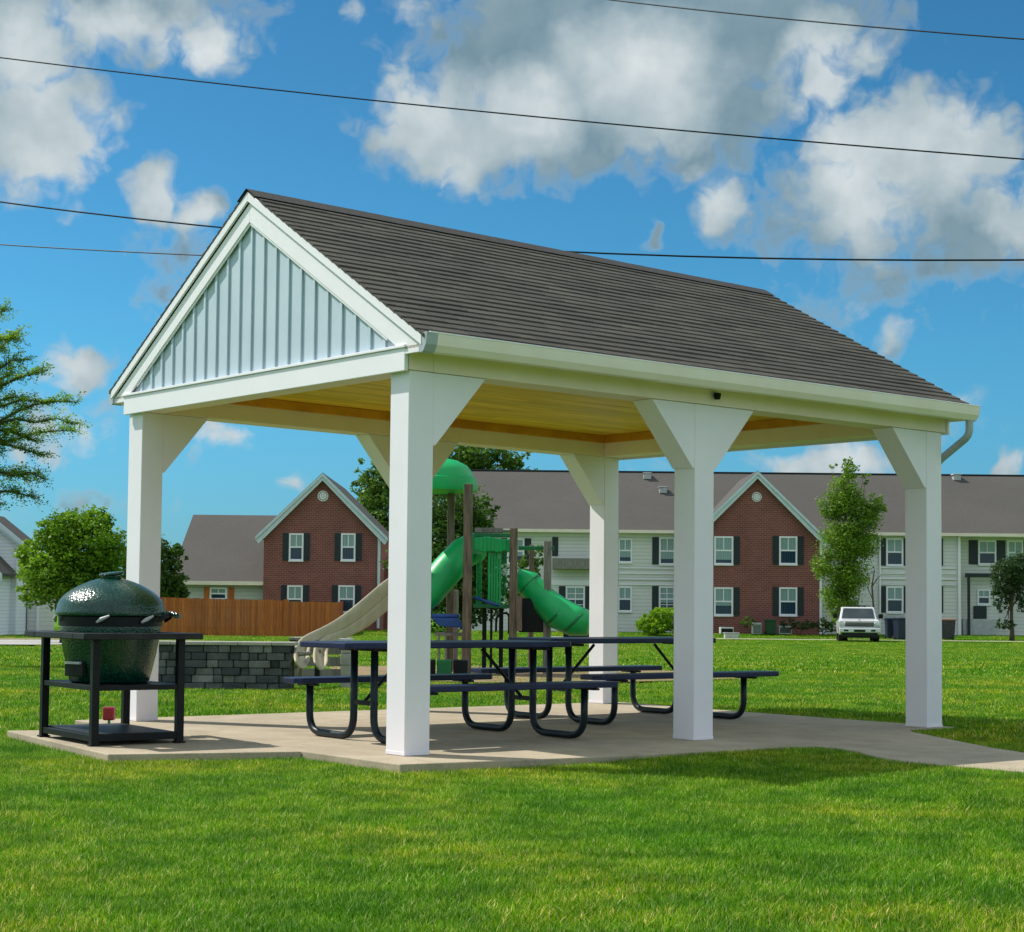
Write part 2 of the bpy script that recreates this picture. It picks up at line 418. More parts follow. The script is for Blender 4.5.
# ------------------------------------------------------------------ grass
def blade(m, x, y, h, w, lean, az, base=-.012, bend=1.0):
    rnd = random.random()
    ca, sa = math.cos(az), math.sin(az); fa = az + PI/2 + random.uniform(-.5,.5)
    wx, wy = math.cos(fa)*w/2, math.sin(fa)*w/2
    pts = []
    for t, wd in ((0,1), (.5,.85), (1,0)):
        l = lean*h*t**(1.6)*bend; z = base + h*(t - .25*t*t*lean)
        pts.append((x+ca*l, y+sa*l, z, wd))
    vs = [(pts[0][0]-wx, pts[0][1]-wy, pts[0][2]), (pts[0][0]+wx, pts[0][1]+wy, pts[0][2]),
          (pts[1][0]-wx*.85, pts[1][1]-wy*.85, pts[1][2]), (pts[1][0]+wx*.85, pts[1][1]+wy*.85, pts[1][2]),
          (pts[2][0], pts[2][1], pts[2][2])]
    m.add(vs, [(0,1,3,2), (2,3,4)], rnd)
def patch(name, size, n, hmin, hmax, w):
    m = MB()
    for _ in range(n):
        blade(m, random.uniform(-size/2, size/2), random.uniform(-size/2, size/2), random.uniform(hmin, hmax), w*random.uniform(.7,1.3),
              random.uniform(.1,1.1), random.uniform(0, 2*PI))
    o = m.build(name, M['blade']); 
    for c in list(o.users_collection): c.objects.unlink(o)
    return o
def patchcol(name, *a, k=4):
    c = bpy.data.collections.new(name)
    for i in range(k): c.objects.link(patch('grass_tuft', *a))
    return c
near_c = patchcol('tufts_near', .60, 2400, .026, .052, .0034)
mid_c = patchcol('tufts_mid', .9, 1300, .04, .07, .009)
far_c = patchcol('tufts_far', 1.5, 700, .045, .085, .02, k=3)
def shrink_in(x, y, mg):
    for a, b in ((0,0),(mg,0),(-mg,0),(0,mg),(0,-mg)):
        if inpoly(x+a, y+b, SLAB) or inpoly(x+a, y+b, PAD): return True
    return False
def lawn(name, col_, d0, d1, step, mg):
    pts = []; sc_ = []
    d = d0
    while d < d1:
        half = .33*d + 2.0
        r = -half
        while r < half:
            x, y, _ = R2W(r + random.uniform(-.18,.18)*step, d + random.uniform(-.18,.18)*step)
            r2, d2 = W2R(x, y)
            ok = not shrink_in(x, y, mg)
            if ok and 83.7 < d2 < 86.9 and r2 > 1.5: ok = False
            if ok and 49.2 < d2 < 68.6 and r2 < -13.4: ok = False
            if ok and 25 < d2 < 31 and -3.2 < r2 < 3.4: ok = random.random() < .35
            if ok: pts.append((x, y, ground_z(r2, d2)))
            r += step
        d += step
    me = bpy.data.meshes.new(name); me.from_pydata(pts, [], [])
    o = bpy.data.objects.new(name, me); COL.objects.link(o); me.materials.append(M['blade'])
    ng = bpy.data.node_groups.new(name, 'GeometryNodeTree')
    ng.interface.new_socket('Geometry', in_out='INPUT', socket_type='NodeSocketGeometry')
    ng.interface.new_socket('Geometry', in_out='OUTPUT', socket_type='NodeSocketGeometry')
    gi = ng.nodes.new('NodeGroupInput'); go = ng.nodes.new('NodeGroupOutput')
    ci = ng.nodes.new('GeometryNodeCollectionInfo'); ci.inputs[0].default_value = col_
    ci.inputs[1].default_value = True; ci.inputs[2].default_value = True
    ip = ng.nodes.new('GeometryNodeInstanceOnPoints'); ip.inputs['Pick Instance'].default_value = True
    rv = ng.nodes.new('FunctionNodeRandomValue'); rv.data_type = 'FLOAT_VECTOR'
    rv.inputs[0].default_value = (0,0,0); rv.inputs[1].default_value = (0,0,6.283)
    rs_ = ng.nodes.new('FunctionNodeRandomValue'); rs_.data_type = 'FLOAT'
    rs_.inputs[2].default_value = .82; rs_.inputs[3].default_value = 1.12
    ng.links.new(gi.outputs[0], ip.inputs['Points']); ng.links.new(ci.outputs[0], ip.inputs['Instance'])
    ng.links.new(rv.outputs[0], ip.inputs['Rotation']); ng.links.new(rs_.outputs[1], ip.inputs['Scale'])
    ng.links.new(ip.outputs[0], go.inputs[0])
    md = o.modifiers.new('gn', 'NODES'); md.node_group = ng
    return tag(o, 'short mown green lawn grass around the concrete slab' if 'near' in name else 'mown green grass stretching back to the houses', 'grass', kind='stuff')
lawn('lawn_grass_near', near_c, 4.2, 14.5, .38, .20)
lawn('lawn_grass', mid_c, 14.5, 30, .68, .34)
lawn('lawn_grass_far', far_c, 30, 93, 1.15, .6)
# soft fringe of blades right against the slab edges
fr = MB()
def fringe(P, dens):
    for i in range(len(P)):
        a, b = P[i], P[(i+1) % len(P)]
        ln = math.dist(a, b); ex, ey = (b[0]-a[0])/ln, (b[1]-a[1])/ln
        for k in range(int(ln*dens)):
            t = random.random(); off = random.random()**1.2*.34 + .015
            x = a[0]+(b[0]-a[0])*t + ey*off; y = a[1]+(b[1]-a[1])*t - ex*off
            if inpoly(x, y, SLAB) or inpoly(x, y, PAD): continue
            blade(fr, x, y, random.uniform(.03,.055), .0036, random.uniform(.1,1), random.uniform(0,2*PI), base=ground_z(*W2R(x,y))-.01)
fringe(SLAB, 2200); fringe(PAD, 2200)
tag(fr.build('edge_grass', M['blade']), 'short grass blades growing against the concrete edge', 'grass', kind='stuff')

# ------------------------------------------------------------------ pavilion
W, LN, H, S, S2, MX = 4.4602, 5.8336, 2.7, .2112, .2353, .4724
def warp(p):
    u, v = p[0]/LN, p[1]/W
    a, d, e = (1-u)*v, u*(1-v), u*v; t = p[2]/H
    return (p[0]+a*.018+d*.0192-e*.0207, p[1]-a*.0562-d*.0625+e*.0603, p[2]+t*(a*.0552-d*.0327+e*.0033))
PV = thing('picnic_pavilion', 'white open picnic pavilion with brown shingled gable roof and six square posts', 'pavilion')
def pv(mb, name, mat, bevel=.004, parent=None, smooth=False):
    return mb.build(name, M[mat], parent or PV, warp=warp, bevel=bevel, smooth=smooth)
ZR, ZE, YE = 4.3228, 2.93, -.25
SL = (ZR-ZE)/(W/2-YE)
def roofz(y): return ZR - abs(y-W/2)*SL
for nm, (x, y) in dict(b=(0,0), c=(LN*MX,0), d=(LN-S,0), a=(0,W-S2), f=(LN*.5,W-S2), e=(LN-S,W-S2)).items():
    m = MB(); m.box(x, x+S, y, y+S2+(.035 if nm == 'a' else 0), .004, H-.002); post = pv(m, 'post', 'white', .006)
    m = MB()
    for k in ((0,)): m.box(x-.002, x+S+.002, y-.002, y+S2+.002, .002, .03)
    pv(m, 'base_trim', 'white', .003, post)
    # corner seam beads
    m = MB(); 
    dirs = [1] if nm in 'ba' else ([-1] if nm in 'de' else [1,-1])
    for s in dirs:
        x0 = x+S if s > 0 else x
        ext = .46; hh = .52
        m = MB(); m.prism([(x0, H-.003), (x0+s*ext, H-.003), (x0+s*.02, H-hh), (x0, H-hh)] if s > 0 else [(x0, H-.003), (x0, H-hh), (x0-.02, H-hh), (x0-ext, H-.003)],
                         'y', y+.004, y+S2-.004)
        pv(m, 'brace', 'white', .003, post)
# beams
def beam(x0, x1, y0, y1, z0, z1, nm='beam', mat='cream_beam', bv=.004):
    m = MB(); m.box(x0, x1, y0, y1, z0, z1); return pv(m, nm, mat, bv)
beam(.2, LN+.05, -.012, S2+.012, H, 2.96)
beam(.2, LN+.05, W-S2-.012, W+.012, H, 2.96)
beam(-.014, .198, -.012, W+.012, H, 2.958)
beam(LN-S-.02, LN-.002, S2+.014, W-S2-.014, H+.001, 2.957)
beam(-.062, -.032, -.03, W+.03, H-.015, 2.845, 'gable_board', 'white_trim')
beam(-.075, -.030, -.045, W+.045, 2.847, 2.868, 'ledge_strip', 'white_trim', .003)
beam(LN+.052, LN+.08, -.03, W+.03, H-.015, 2.845, 'gable_board', 'white_trim')
# soffits
for (y0, y1) in ((-.24, -.014), (W+.014, W+.24)):
    beam(-.06, LN+.10, y0, y1, 2.835, 2.855, 'soffit', 'cream_beam', 0)
    yy = y0 if y0 < 0 else y1-.02
    beam(-.06, LN+.10, yy, yy+.02, 2.80, 2.905, 'fascia', 'white_trim', .002)
# tongue and groove ceiling
m = MB(); n = 34; x0 = .2; bw = (LN-S-.02-.2)/n
for k in range(n):
    m.box(x0+k*bw+.002, x0+(k+1)*bw-.002, S2+.014, W-S2-.014, 2.930, 2.945+random.random()*.002)
m = MB(); n = 30; yb = (W-2*S2-.03)/n
for k in range(n):
    y0 = S2+.015+k*yb
    cuts = sorted([.2, LN-S-.02]+[random.uniform(.6, LN-.6) for _ in range(2)])
    for a, b in zip(cuts[:-1], cuts[1:]): m.box(a+.001, b-.001, y0+.002, y0+yb-.002, 2.930+random.random()*.002, 2.945)
m.box(.2, LN-S-.02, S2+.014, W-S2-.014, 2.947, 2.955, .2)
pv(m, 'ceiling', 'pine', 0)
for (a, b, c, d) in ((.2, LN-S-.02, W-S2-.05, W-S2-.014), (.2, LN-S-.02, S2+.014, S2+.05), (.2, .236, S2+.052, W-S2-.052), (LN-S-.056, LN-S-.021, S2+.052, W-S2-.052)):
    beam(a, b, c, d, 2.845, 2.929, 'ceiling_trim', 'pine_trim', .003)
# gable siding with battens
for side, X in ((-1, -.022), (1, LN+.045)):
    m = MB(); t = .30
    yb0 = .02; zt = 2.87
    half = (ZR-.26-zt)/SL
    m.prism([(W/2-half-.1, zt), (W/2+half+.1, zt), (W/2, ZR-.20)], 'x', X, X+.02*(-side) if side < 0 else X-.02)
    sid = pv(m, 'gable_siding', 'siding_blue', 0)
    k = -11
    while k <= 11:
        yc = W/2 + (k-.0)*.196
        top = ZR-.20-abs(yc-W/2)*SL
        if top > zt+.05:
            mb = MB()
            if side < 0: mb.box(X-.016, X-.001, yc-.016, yc+.016, zt, top)
            else: mb.box(X+.001, X+.016, yc-.016, yc+.016, zt, top)
            pv(mb, 'batten', 'siding_blue', .002, sid)
        k += 1
# rake boards
def rake(xa, xb, t0, t1, mat, nm, ye=YE):
    for s in (-1, 1):
        m = MB(); y_e = ye if s < 0 else W-ye
        z_e = roofz(y_e)
        if z_e-t1 < 2.80 and 'board' in nm:
            yq = W/2+s*(ZR-t1-2.80)/SL; poly = [(W/2, ZR-t0), (y_e, z_e-t0), (y_e, 2.80), (yq, 2.80), (W/2, ZR-t1)]
        else: poly = [(W/2, ZR-t0), (y_e, z_e-t0), (y_e, z_e-t1), (W/2, ZR-t1)]
        m.prism(poly, 'x', xa, xb)
        pv(m, nm, mat, .003)
XL, XR = -.083, LN+.118
rake(XL, XL+.02, .010, .085, 'white_trim', 'rake_trim', YE-.01)
rake(-.060, -.042, .098, .25, 'white_trim', 'rake_board', YE+.03)
rake(-.052, -.0425, .251, .272, 'white_trim', 'rake_bead', YE+.46)
rake(XR-.02, XR, .035, .12, 'white_trim', 'rake_trim', YE-.01)
rake(LN+.06, LN+.085, .115, .30, 'white_trim', 'rake_board', YE+.05)
# roof deck + stepped shingle courses
for s in (-1, 1):
    m = MB(); ye = YE+.005 if s < 0 else W-YE-.005; ze = roofz(ye)
    for q in range(14):
        xa, xb = XL+.008+(XR-XL-.016)*q/14, XL+.008+(XR-XL-.016)*(q+1)/14
        m.prism([(W/2, ZR-.030), ((W/2+ye)/2, (ZR+ze)/2-.030), (ye, ze-.030), (ye, ze-.05), ((W/2+ye)/2, (ZR+ze)/2-.05), (W/2, ZR-.05)], 'x', xa, xb)
    rf = pv(m, 'roof_deck', 'black', 0)
    m = MB(); nC = 27; ln = (W/2-YE)+.02
    for c in range(nC):
        a = ln*c/nC; b = ln*(c+1)/nC + .025      # horizontal distance from the ridge
        x = XL-.004 - random.random()*.3
        while x < XR+.01:
            w = random.choice((.17,.24,.31,.33,.28)); xa, xb = max(x, XL-.004), min(x+w-.006, XR+.006)
            x += w
            if xb-xa < .02: continue
            t = random.choice((.0055,.006,.0062,.007)) ; db = random.uniform(-.002,.002)
            wob = .0015*math.sin(xa*2.1+c)+.001*math.sin(xa*5.3+c*2)
            vs = []
            for X in (xa, xb):
                for (h, off) in ((a, .002), (b+db, .010+t+wob), (b+db, -.008)):
                    y = W/2+s*h; vs.append((X, y, ZR-h*SL+off-.006))
            fs = [(0,1,4,3), (1,2,5,4), (0,2,1), (3,4,5)]
            if s > 0: fs = [f[::-1] for f in fs]
            m.add(vs, fs)
    pv(m, 'shingles', 'shingle', 0, rf)
m = MB(); x = XL-.014
while x < XR+.006:
    xb = min(x+.16, XR+.014); h = .014+random.random()*.0015
    for s in (-1, 1):
        m.add([(x, W/2, ZR+h), (xb, W/2, ZR+h), (xb, W/2+s*.15, ZR-.15*SL+h), (x, W/2+s*.15, ZR-.15*SL+h),
               (x, W/2+s*.15, ZR-.15*SL+.0)], [(0,1,2,3), ] , random.random()*.5)
    x += .15
pv(m, 'ridge_cap', 'ridge', 0)
# gutters: K profile
for s in (-1, 1):
    def gy(v): return v if s < 0 else W-v
    prof = [(-.262,2.92), (-.262,2.80), (-.285,2.79), (-.315,2.80), (-.345,2.845), (-.352,2.885), (-.358,2.925), (-.345,2.93), (-.338,2.90), (-.31,2.815), (-.272,2.812), (-.270,2.92)]
    prof = [(p[0]+.035, p[1]) for p in prof]
    m = MB(); m.prism([(gy(a), b) for a, b in prof], 'x', XL+.03, XR+.0)
    gt = pv(m, 'gutter', 'gutter', 0)
    outer = [(p[0]+.035, p[1]) for p in [(-.262,2.925), (-.262,2.80), (-.285,2.788), (-.315,2.798), (-.347,2.845), (-.354,2.885), (-.360,2.928)]]
    for X, X2 in ((XL+.004, XL+.10), (XR-.003, XR+.003)):
        m = MB(); m.prism([(gy(a), b) for a, b in outer], 'x', X, X2); pv(m, 'end_cap', 'down' if X < 0 else 'gutter', .001, gt)
    m = MB(); m.box(XL+.03, XR, min(gy(-.327), gy(-.31)), max(gy(-.327), gy(-.31)), 2.924, 2.934); pv(m, 'lip', 'white_trim', .002, gt)
    m = MB(); m.tube(fillet([(XR-.075, gy(-.265), 2.80), (XR-.07, gy(-.262), 2.66), (LN+.075, gy(.10), 2.44), (LN+.055, gy(.14), 2.3), (LN+.05, gy(.14), .03)], .09, 6), .034, 8)
    ds_ = pv(m, 'downspout', 'down', 0, gt, smooth=True)
# small flood light on the beam
m = MB(); m.box(LN*MX+.17, LN*MX+.21, -.04, -.013, 2.775, 2.81); fl = pv(m, 'flood_light', 'down', .004)
m = MB(); m.lathe([(.0,0),(.022,.0),(.032,.03),(.03,.05),(0,.055)], LN*MX+.19, -.055, 12); 
m.v = [(a, b, c+2.745) for a, b, c in m.v]; pv(m, 'lamp_shade', 'black', 0, fl, True)

# ------------------------------------------------------------------ picnic tables
def make_table(Lx, fx, label, cut_=0, fsh=0, rc_=0):
    t = thing('picnic_table', label, 'picnic table', group='picnic tables under the pavilion')
    def slab_(y0, y1, z, nm, th=.045, cut=0, rc=0):
        m = MB(); x0, x1 = -Lx/2+cut, Lx/2-rc; c = .05
        m.prism([(x0+c,y0),(x1-c,y0),(x1,y0+c),(x1,y1-c),(x1-c,y1),(x0+c,y1),(x0,y1-c),(x0,y0+c)], 'z', z-th, z)
        return m.build(nm, M['navy'], t, bevel=.008)
    slab_(-.37, .37, .765, 'tabletop', rc=rc_); slab_(-.95, -.68, .462, 'bench_seat', cut=cut_); slab_(.68, .95, .462, 'bench_seat', cut=cut_)
    for X in (-fx+fsh, fx+fsh):
        for s in (-1, 1):
            m = MB(); m.tube(fillet([(X, s*.14, .718), (X, s*.14, .031), (X, s*.785, .031), (X, s*.785, .416)], .17, 7), .029, 10)
            m.build('leg', M['teal_black'], t, smooth='all')
        m = MB(); m.box(X-.025, X+.025, -.33, .33, .695, .717); m.build('crossbar', M['black'], t, bevel=.003)
        for s in (-1, 1):
            m = MB(); m.box(X-.025, X+.025, min(s*.69,s*.94), max(s*.69,s*.94), .398, .415); m.build('seat_bracket', M['black'], t, bevel=.003)
        sg = 1 if X < fsh else -1
        m = MB(); m.tube([(X, 0, .30), (X+sg*.42, 0, .70)], .014, 8); m.build('diagonal_brace', M['black'], t)
        m = MB(); m.box(X-.02, X+.02, -.165, .165, .28, .315); m.build('tie_bar', M['black'], t)
    return t
T1 = make_table(2.2, .78, 'navy picnic table with black looped legs nearest the front corner post', .2, .065)
T1.location = (1.2, 1.25, 0)
T2 = make_table(2.3, .80, 'navy picnic table with black looped legs at the far right end of the slab', rc_=.26)
T2.location = (4.13, 2.30, 0); T2.rotation_euler.z = math.radians(-1)

# ------------------------------------------------------------------ grill and its table
gc = R2W(-3.065, 13.26, 0); ga = math.radians(-3.2)
GT = thing('grill_table', 'square black steel table frame around the green egg shaped grill', 'grill table', gc, ga)
hx, hy = .335, .515
for sx in (-1, 1):
    for sy in (-1, 1):
        m = MB(); m.box(sx*hx-.028, sx*hx+.028, sy*hy-.028, sy*hy+.028, 0, .775); 
        m.box(sx*hx-.04, sx*hx+.04, sy*hy-.04, sy*hy+.04, 0, .012)
        m.build('leg', M['black'], GT, bevel=.003)
m = MB(); ox, oy, ix, iy = hx+.135, hy+.11, .385, .40
m.box(-ox, ox, -oy, -iy, .776, .822); m.box(-ox, ox, iy, oy, .776, .822)
m.box(-ox, -ix, -iy+.001, iy-.001, .776, .822); m.box(ix, ox, -iy+.001, iy-.001, .776, .822)
m.build('tabletop', M['char'], GT, bevel=.006)
m = MB(); m.box(-hx+.03, hx-.03, -hy+.03, hy-.03, .405, .435)
for sy in (-1, 1): m.box(-hx+.028, hx-.028, sy*hy-.02, sy*hy+.02, .40, .438)
for sx in (-1, 1): m.box(sx*hx-.02, sx*hx+.02, -hy+.028, hy-.028, .40, .438)
m.build('middle_shelf', M['black'], GT, bevel=.003)
m = MB(); m.box(-hx+.03, hx-.03, -hy-.01, hy+.01, .045, .085); m.build('bottom_shelf', M['char'], GT, bevel=.005)
m = MB(); m.box(-hx+.01, hx-.01, -hy-.025, -hy-.012, .03, .08); m.box(-hx-.02, -hx+.028, -hy+.03, hy-.03, .03, .075); m.box(hx-.028, hx+.02, -hy+.03, hy-.03, .03, .075)
m.build('bottom_rail', M['black'], GT, bevel=.003)

GR = thing('kamado_grill', 'dark green dimpled egg shaped ceramic grill with domed lid', 'grill', (gc[0]-.01, gc[1]+.01, .437), ga)
gr_side = math.radians(38.35)
m = MB(); m.lathe([(.0,.0),(.28,.0),(.30,.015),(.322,.10),(.348,.22),(.368,.33),(.376,.40),(.379,.455),(.372,.468),(.0,.468)], seg=56)
m.build('body', M['egg'], GR, smooth=True)
m = MB()
prof = [(.0,.505),(.395,.505),(.412,.513),(.418,.53),(.413,.548)]
for k in range(1, 16):
    t = k/15; prof.append((.055+.352*(1-t**2.1)**.80, .552+.25*t))
prof += [(.05,.804),(.0,.804)]
m.lathe(prof, seg=64); dome = m.build('dome', M['egg'], GR, smooth=True)
m = MB(); m.lathe([(.378,.43),(.390,.433),(.392,.502),(.378,.506)], seg=56); m.build('band', M['black'], GR, smooth=True)
# cap
m = MB(); m.lathe([(.0,.800),(.075,.800),(.078,.815),(.04,.822),(.0,.822)], seg=24); cap = m.build('chimney_cap', M['egg'], GR, smooth=True)
m = MB(); Mx = Matrix.Translation((.0,.0,.830)) @ Matrix.Rotation(math.radians(-7), 4, 'Y')
m.lathe([(.0,-.008),(.092,-.008),(.098,.0),(.09,.012),(.0,.016)], seg=24, M=Mx); m.build('cap_lid', M['egg'], cap, smooth=True)
def rp(a, r, z): return (math.cos(a)*r, math.sin(a)*r, z)      # angle in the grill frame
# hinge with springs at the right, handle towards the viewer-left, brackets under the rim
view = math.radians(-128.35-0)+0
right = math.radians(-38.35)
m = MB(); m.tube([rp(right, .40, .515), rp(right, .46, .53), rp(right-.06, .525, .52)], [.028,.022,.016], 8)
m.box(-.02,.02,-.04,.04,-.015,.015, M=Matrix.Translation(rp(right,.52,.51)) @ Matrix.Rotation(right,4,'Z'))
m.build('hinge_arm', M['egg'], GR, smooth=True)
for da in (-.28, .28):
    m = MB(); m.tube([rp(right+da, .41, .47), rp(right+da*.6, .455, .50), rp(right+da*.4, .47, .54)], .012, 8); m.build('hinge_bracket', M['black'], GR, smooth=True)
for a0 in (-1.05, .12, .95):
    a = math.radians(-128.35)+a0
    m = MB(); m.tube([rp(a-.09, .412, .462), rp(a, .425, .485), rp(a+.14, .432, .512)], [.008,.016,.008], 8); m.build('lid_latch', M['vent'], GR, smooth=True)
a = math.radians(-128.35)-.55
m = MB(); m.box(-.10,.10,-.012,.018,0,.10, M=Matrix.Translation(rp(a,.345,.055)) @ Matrix.Rotation(a+PI/2,4,'Z'))
m.build('draft_door', M['black'], GR, bevel=.005)
m = MB(); m.box(-.08,.08,-.012,.012,-.01,.01, M=Matrix.Translation(rp(a,.362,.155)) @ Matrix.Rotation(a+PI/2,4,'Z')); m.build('door_rail', M['vent'], GR, bevel=.003)

# red box on a stake behind the grill
rx, ry, _ = R2W(rr(113, 14.9), 14.9)
RB = thing('valve_box', 'small red square box on a short green stake beside the left front post', 'utility box', (rx, ry, GZ))
m = MB(); m.box(-.048,.048,-.04,.04,.10,.215); m.build('box_body', M['red'], RB, bevel=.012, rotz=-YAW)
m = MB(); m.tube([(0,0,0),(0,0,.10)], .012, 8); m.tube([(.05,0,.02),(.12,0,.06),(.14,.02,.1)], .008, 6); m.build('stake', M['green_plastic'], RB)
m = MB(); m.box(-.036,.036,-.046,-.041,.112,.203); m.build('box_lid', M['red'], RB, bevel=.004, rotz=-YAW)

# ------------------------------------------------------------------ retaining wall
def bgthing(name, label, cat, u, d, group=None, z=None, rot=0):
    r = rr(u, d)
    return thing(name, label, cat, R2W(r, d, ground_z(r, d) if z is None else z), -YAW+rot, group)
WT = bgthing('retaining_wall', 'low dark grey block retaining wall with pale cap at the playground edge', 'retaining wall', 250, 22)
m = MB(); cap_ = MB(); nrow = 6; hh = .096
for k in range(nrow):
    x = -2.2 - random.random()*.3
    while x < .56:
        w = random.choice((.11,.15,.19,.23,.28)); xa, xb = max(x,-2.2), min(x+w,.56); x += w
        if xb-xa < .03: continue
        yc = .07*((xa+xb)/2)**2*.25 + .2*(xa)*.3
        dj = random.uniform(-.02,.02)
        m.box(xa+.004, xb-.004, yc+dj, yc+.3, k*hh+.003, (k+1)*hh-.003)
x = -2.25
while x < .58:
    yc = .07*x**2*.25+.2*x*.3
    cap_.box(x, min(x+.42,.60), yc-.03, yc+.31, nrow*hh, nrow*hh+.045); x += .425
m.build('blocks', M['block'], WT, bevel=.008, seg=1); cap_.build('cap_stones', M['blockcap'], WT, bevel=.006, seg=1)

# ------------------------------------------------------------------ playground
PD = 27.5
PG = bgthing('playground_structure', 'wooden playground tower with green plastic domed roof, tube slides and beige wavy slide', 'playground structure', 480, PD)
def px(u, d=PD): return rr(u, d) - rr(480, PD)
def pz(v, u, d=PD): return zz(v, u, d) - ground_z(0, PD)
for (u, dd, top, w, mt) in ((468, 0, 484, .085, 'wood_post'), (451, 1.4, 484, .07, 'wood_post'), (514, .2, 528, .075, 'wood_post'), (548, .8, 541, .075, 'grey_wood'), (456, 2.2, 590, .07, 'grey_wood'),
                            (425, 0.2, 484, .085, 'wood_post'), (404, 1.5, 484, .07, 'wood_post'), (532, 2.4, 545, .05, 'wood_post')):
    x = px(u, PD+dd); z1 = pz(top, u, PD+dd)
    w *= .84; m = MB(); m.box(x-w, x+w, dd-w, dd+w, -.15, z1); m.build('timber_post', M[mt], PG, bevel=.012)
# dome roof
cx_, cy_ = px(436, PD+.8), .8; zb = pz(491, 450, PD+.8)
m = MB(); m.lathe([(.0,zb+.02),(.60,zb+.0),(.655,zb-.01),(.67,zb+.05),(.66,zb+.2),(.61,zb+.22),(.60,zb+.30),(.50,zb+.42),(.34,zb+.50),(.16,zb+.535),(0,zb+.54)], cx_, cy_, 36)
m.build('dome_roof', M['green_plastic'], PG, smooth=True)
# left tube slide
m = MB(); pts = [(px(474), .9, pz(545,474)), (px(462), .7, pz(552,462)), (px(446), .5, pz(570,446)), (px(428), .4, pz(592,428)), (px(408), .35, pz(607,408)), (px(392), .35, pz(612,392))]
m.tube(pts, .26, 16); m.build('tube_slide', M['green_plastic'], PG, smooth='all')
# right tube slide
pts = [(px(516,PD+1.0), 1.0, pz(579,516)), (px(530), 1.0, pz(583,530)), (px(545), .9, pz(600,545)), (px(560), .7, pz(613,560)), (px(577), .6, pz(621,577)), (px(592), .55, pz(624,592))]
m = MB(); m.tube(pts, [.2,.22,.24,.27,.26,.2], 16); m.build('tube_slide', M['green_plastic'], PG, smooth='all')
m = MB()
for k in (1,2,3,4):
    p = Vector(pts[k]); m.tube([p-Vector((.014,0,-.014)), p+Vector((.014,0,-.014))], [.2,.228,.248,.278,.268][k]+.0, 16)
m.build('tube_flange', M['dark_green_plastic'], PG, smooth='all')
# panels
m = MB()
for (u0,u1,v0,v1,dd) in ((476,482,553,606,.5),(488,502,550,604,.35),(502,507,552,602,.4)):
    a, b = px(u0), px(u1); n = 5
    for k in range(n):
        x0_, x1_ = a+(b-a)*k/n, a+(b-a)*(k+1)/n; m.box(x0_+.004, x1_-.004, dd+.03*math.sin(k), dd+.06+.03*math.sin(k), pz(v1,u0), pz(v0,u0))
m.build('side_panel', M['green_plastic'], PG, bevel=.01)
m = MB(); m.box(px(474), px(514), .30, .95, pz(608,490), pz(604,490)); m.box(px(519), px(556), .9, 1.0, pz(548,530), pz(544,530))
m.box(px(474), px(512), .45, .55, pz(536,490), pz(532,490)); m.build('deck_rail', M['dark_green_plastic'], PG, bevel=.01)
m = MB(); 
for k in range(9):
    a = k/8; m.box(px(474)+a*.52, px(474)+a*.52+.075, .28, .4, pz(550,490)-.03*abs(math.sin(a*7)), pz(537,490)+.02*math.sin(a*5))
m.build('arch_panel', M['green_plastic'], PG, bevel=.02)
m = MB(); m.box(px(474), px(503), .6, .75, pz(531,490), pz(526,490)); m.box(px(503), px(512), .62, .72, pz(530,490), pz(528,490)); m.build('timber_rail', M['grey_wood'], PG, bevel=.008)
m = MB()
for (u, w_) in ((485,.035),(502,.035),(492,.02)): m.box(px(u)-w_, px(u)+w_, .5, .57, 0, pz(605,490))
m.build('support_leg', M['black'], PG, bevel=.004)
m = MB(); m.tube(fillet([(px(497), .3, pz(632,497)), (px(497), .3, pz(615,497)), (px(510), .3, pz(612,510)), (px(510), .3, pz(634,510))], .1), .02, 8); m.build('step_hoop', M['black'], PG, smooth='all')
m = MB(); m.box(px(520), px(546), .75, .82, pz(633,530), pz(598,530)); m.build('crawl_panel', M['black'], PG, bevel=.01)
m = MB(); m.box(px(517), px(523), .1, .13, pz(631,520), pz(596,520)); m.build('plank_board', M['wood_post'], PG, bevel=.005)
m = MB(); m.tube([(px(474), .2, pz(597,474)), (px(486), .2, pz(601,486)), (px(500), .2, pz(606,500))], .028, 8); m.build('handrail', M['blue_plastic'], PG, smooth='all')
m = MB(); 
for (x0_,x1_,v0,v1) in ((432,460,614,618),): m.box(px(x0_), px(x1_), .1, .7, pz(v1,440), pz(v0,440))
m.prism([(px(432), pz(618,440)), (px(459), pz(618,440)), (px(466), pz(628,440)), (px(440), pz(626,440))], 'y', .05, .12)
m.build('seat_panel', M['blue_plastic'], PG, bevel=.02)
m = MB(); m.box(px(436), px(470), .1, .6, pz(636,450), pz(633,450))
for u in (440,447,456,464): m.box(px(u)-.02, px(u)+.02, .1, .16, 0, pz(634,450))
m.build('step_platform', M['grey_wood'], PG, bevel=.01)
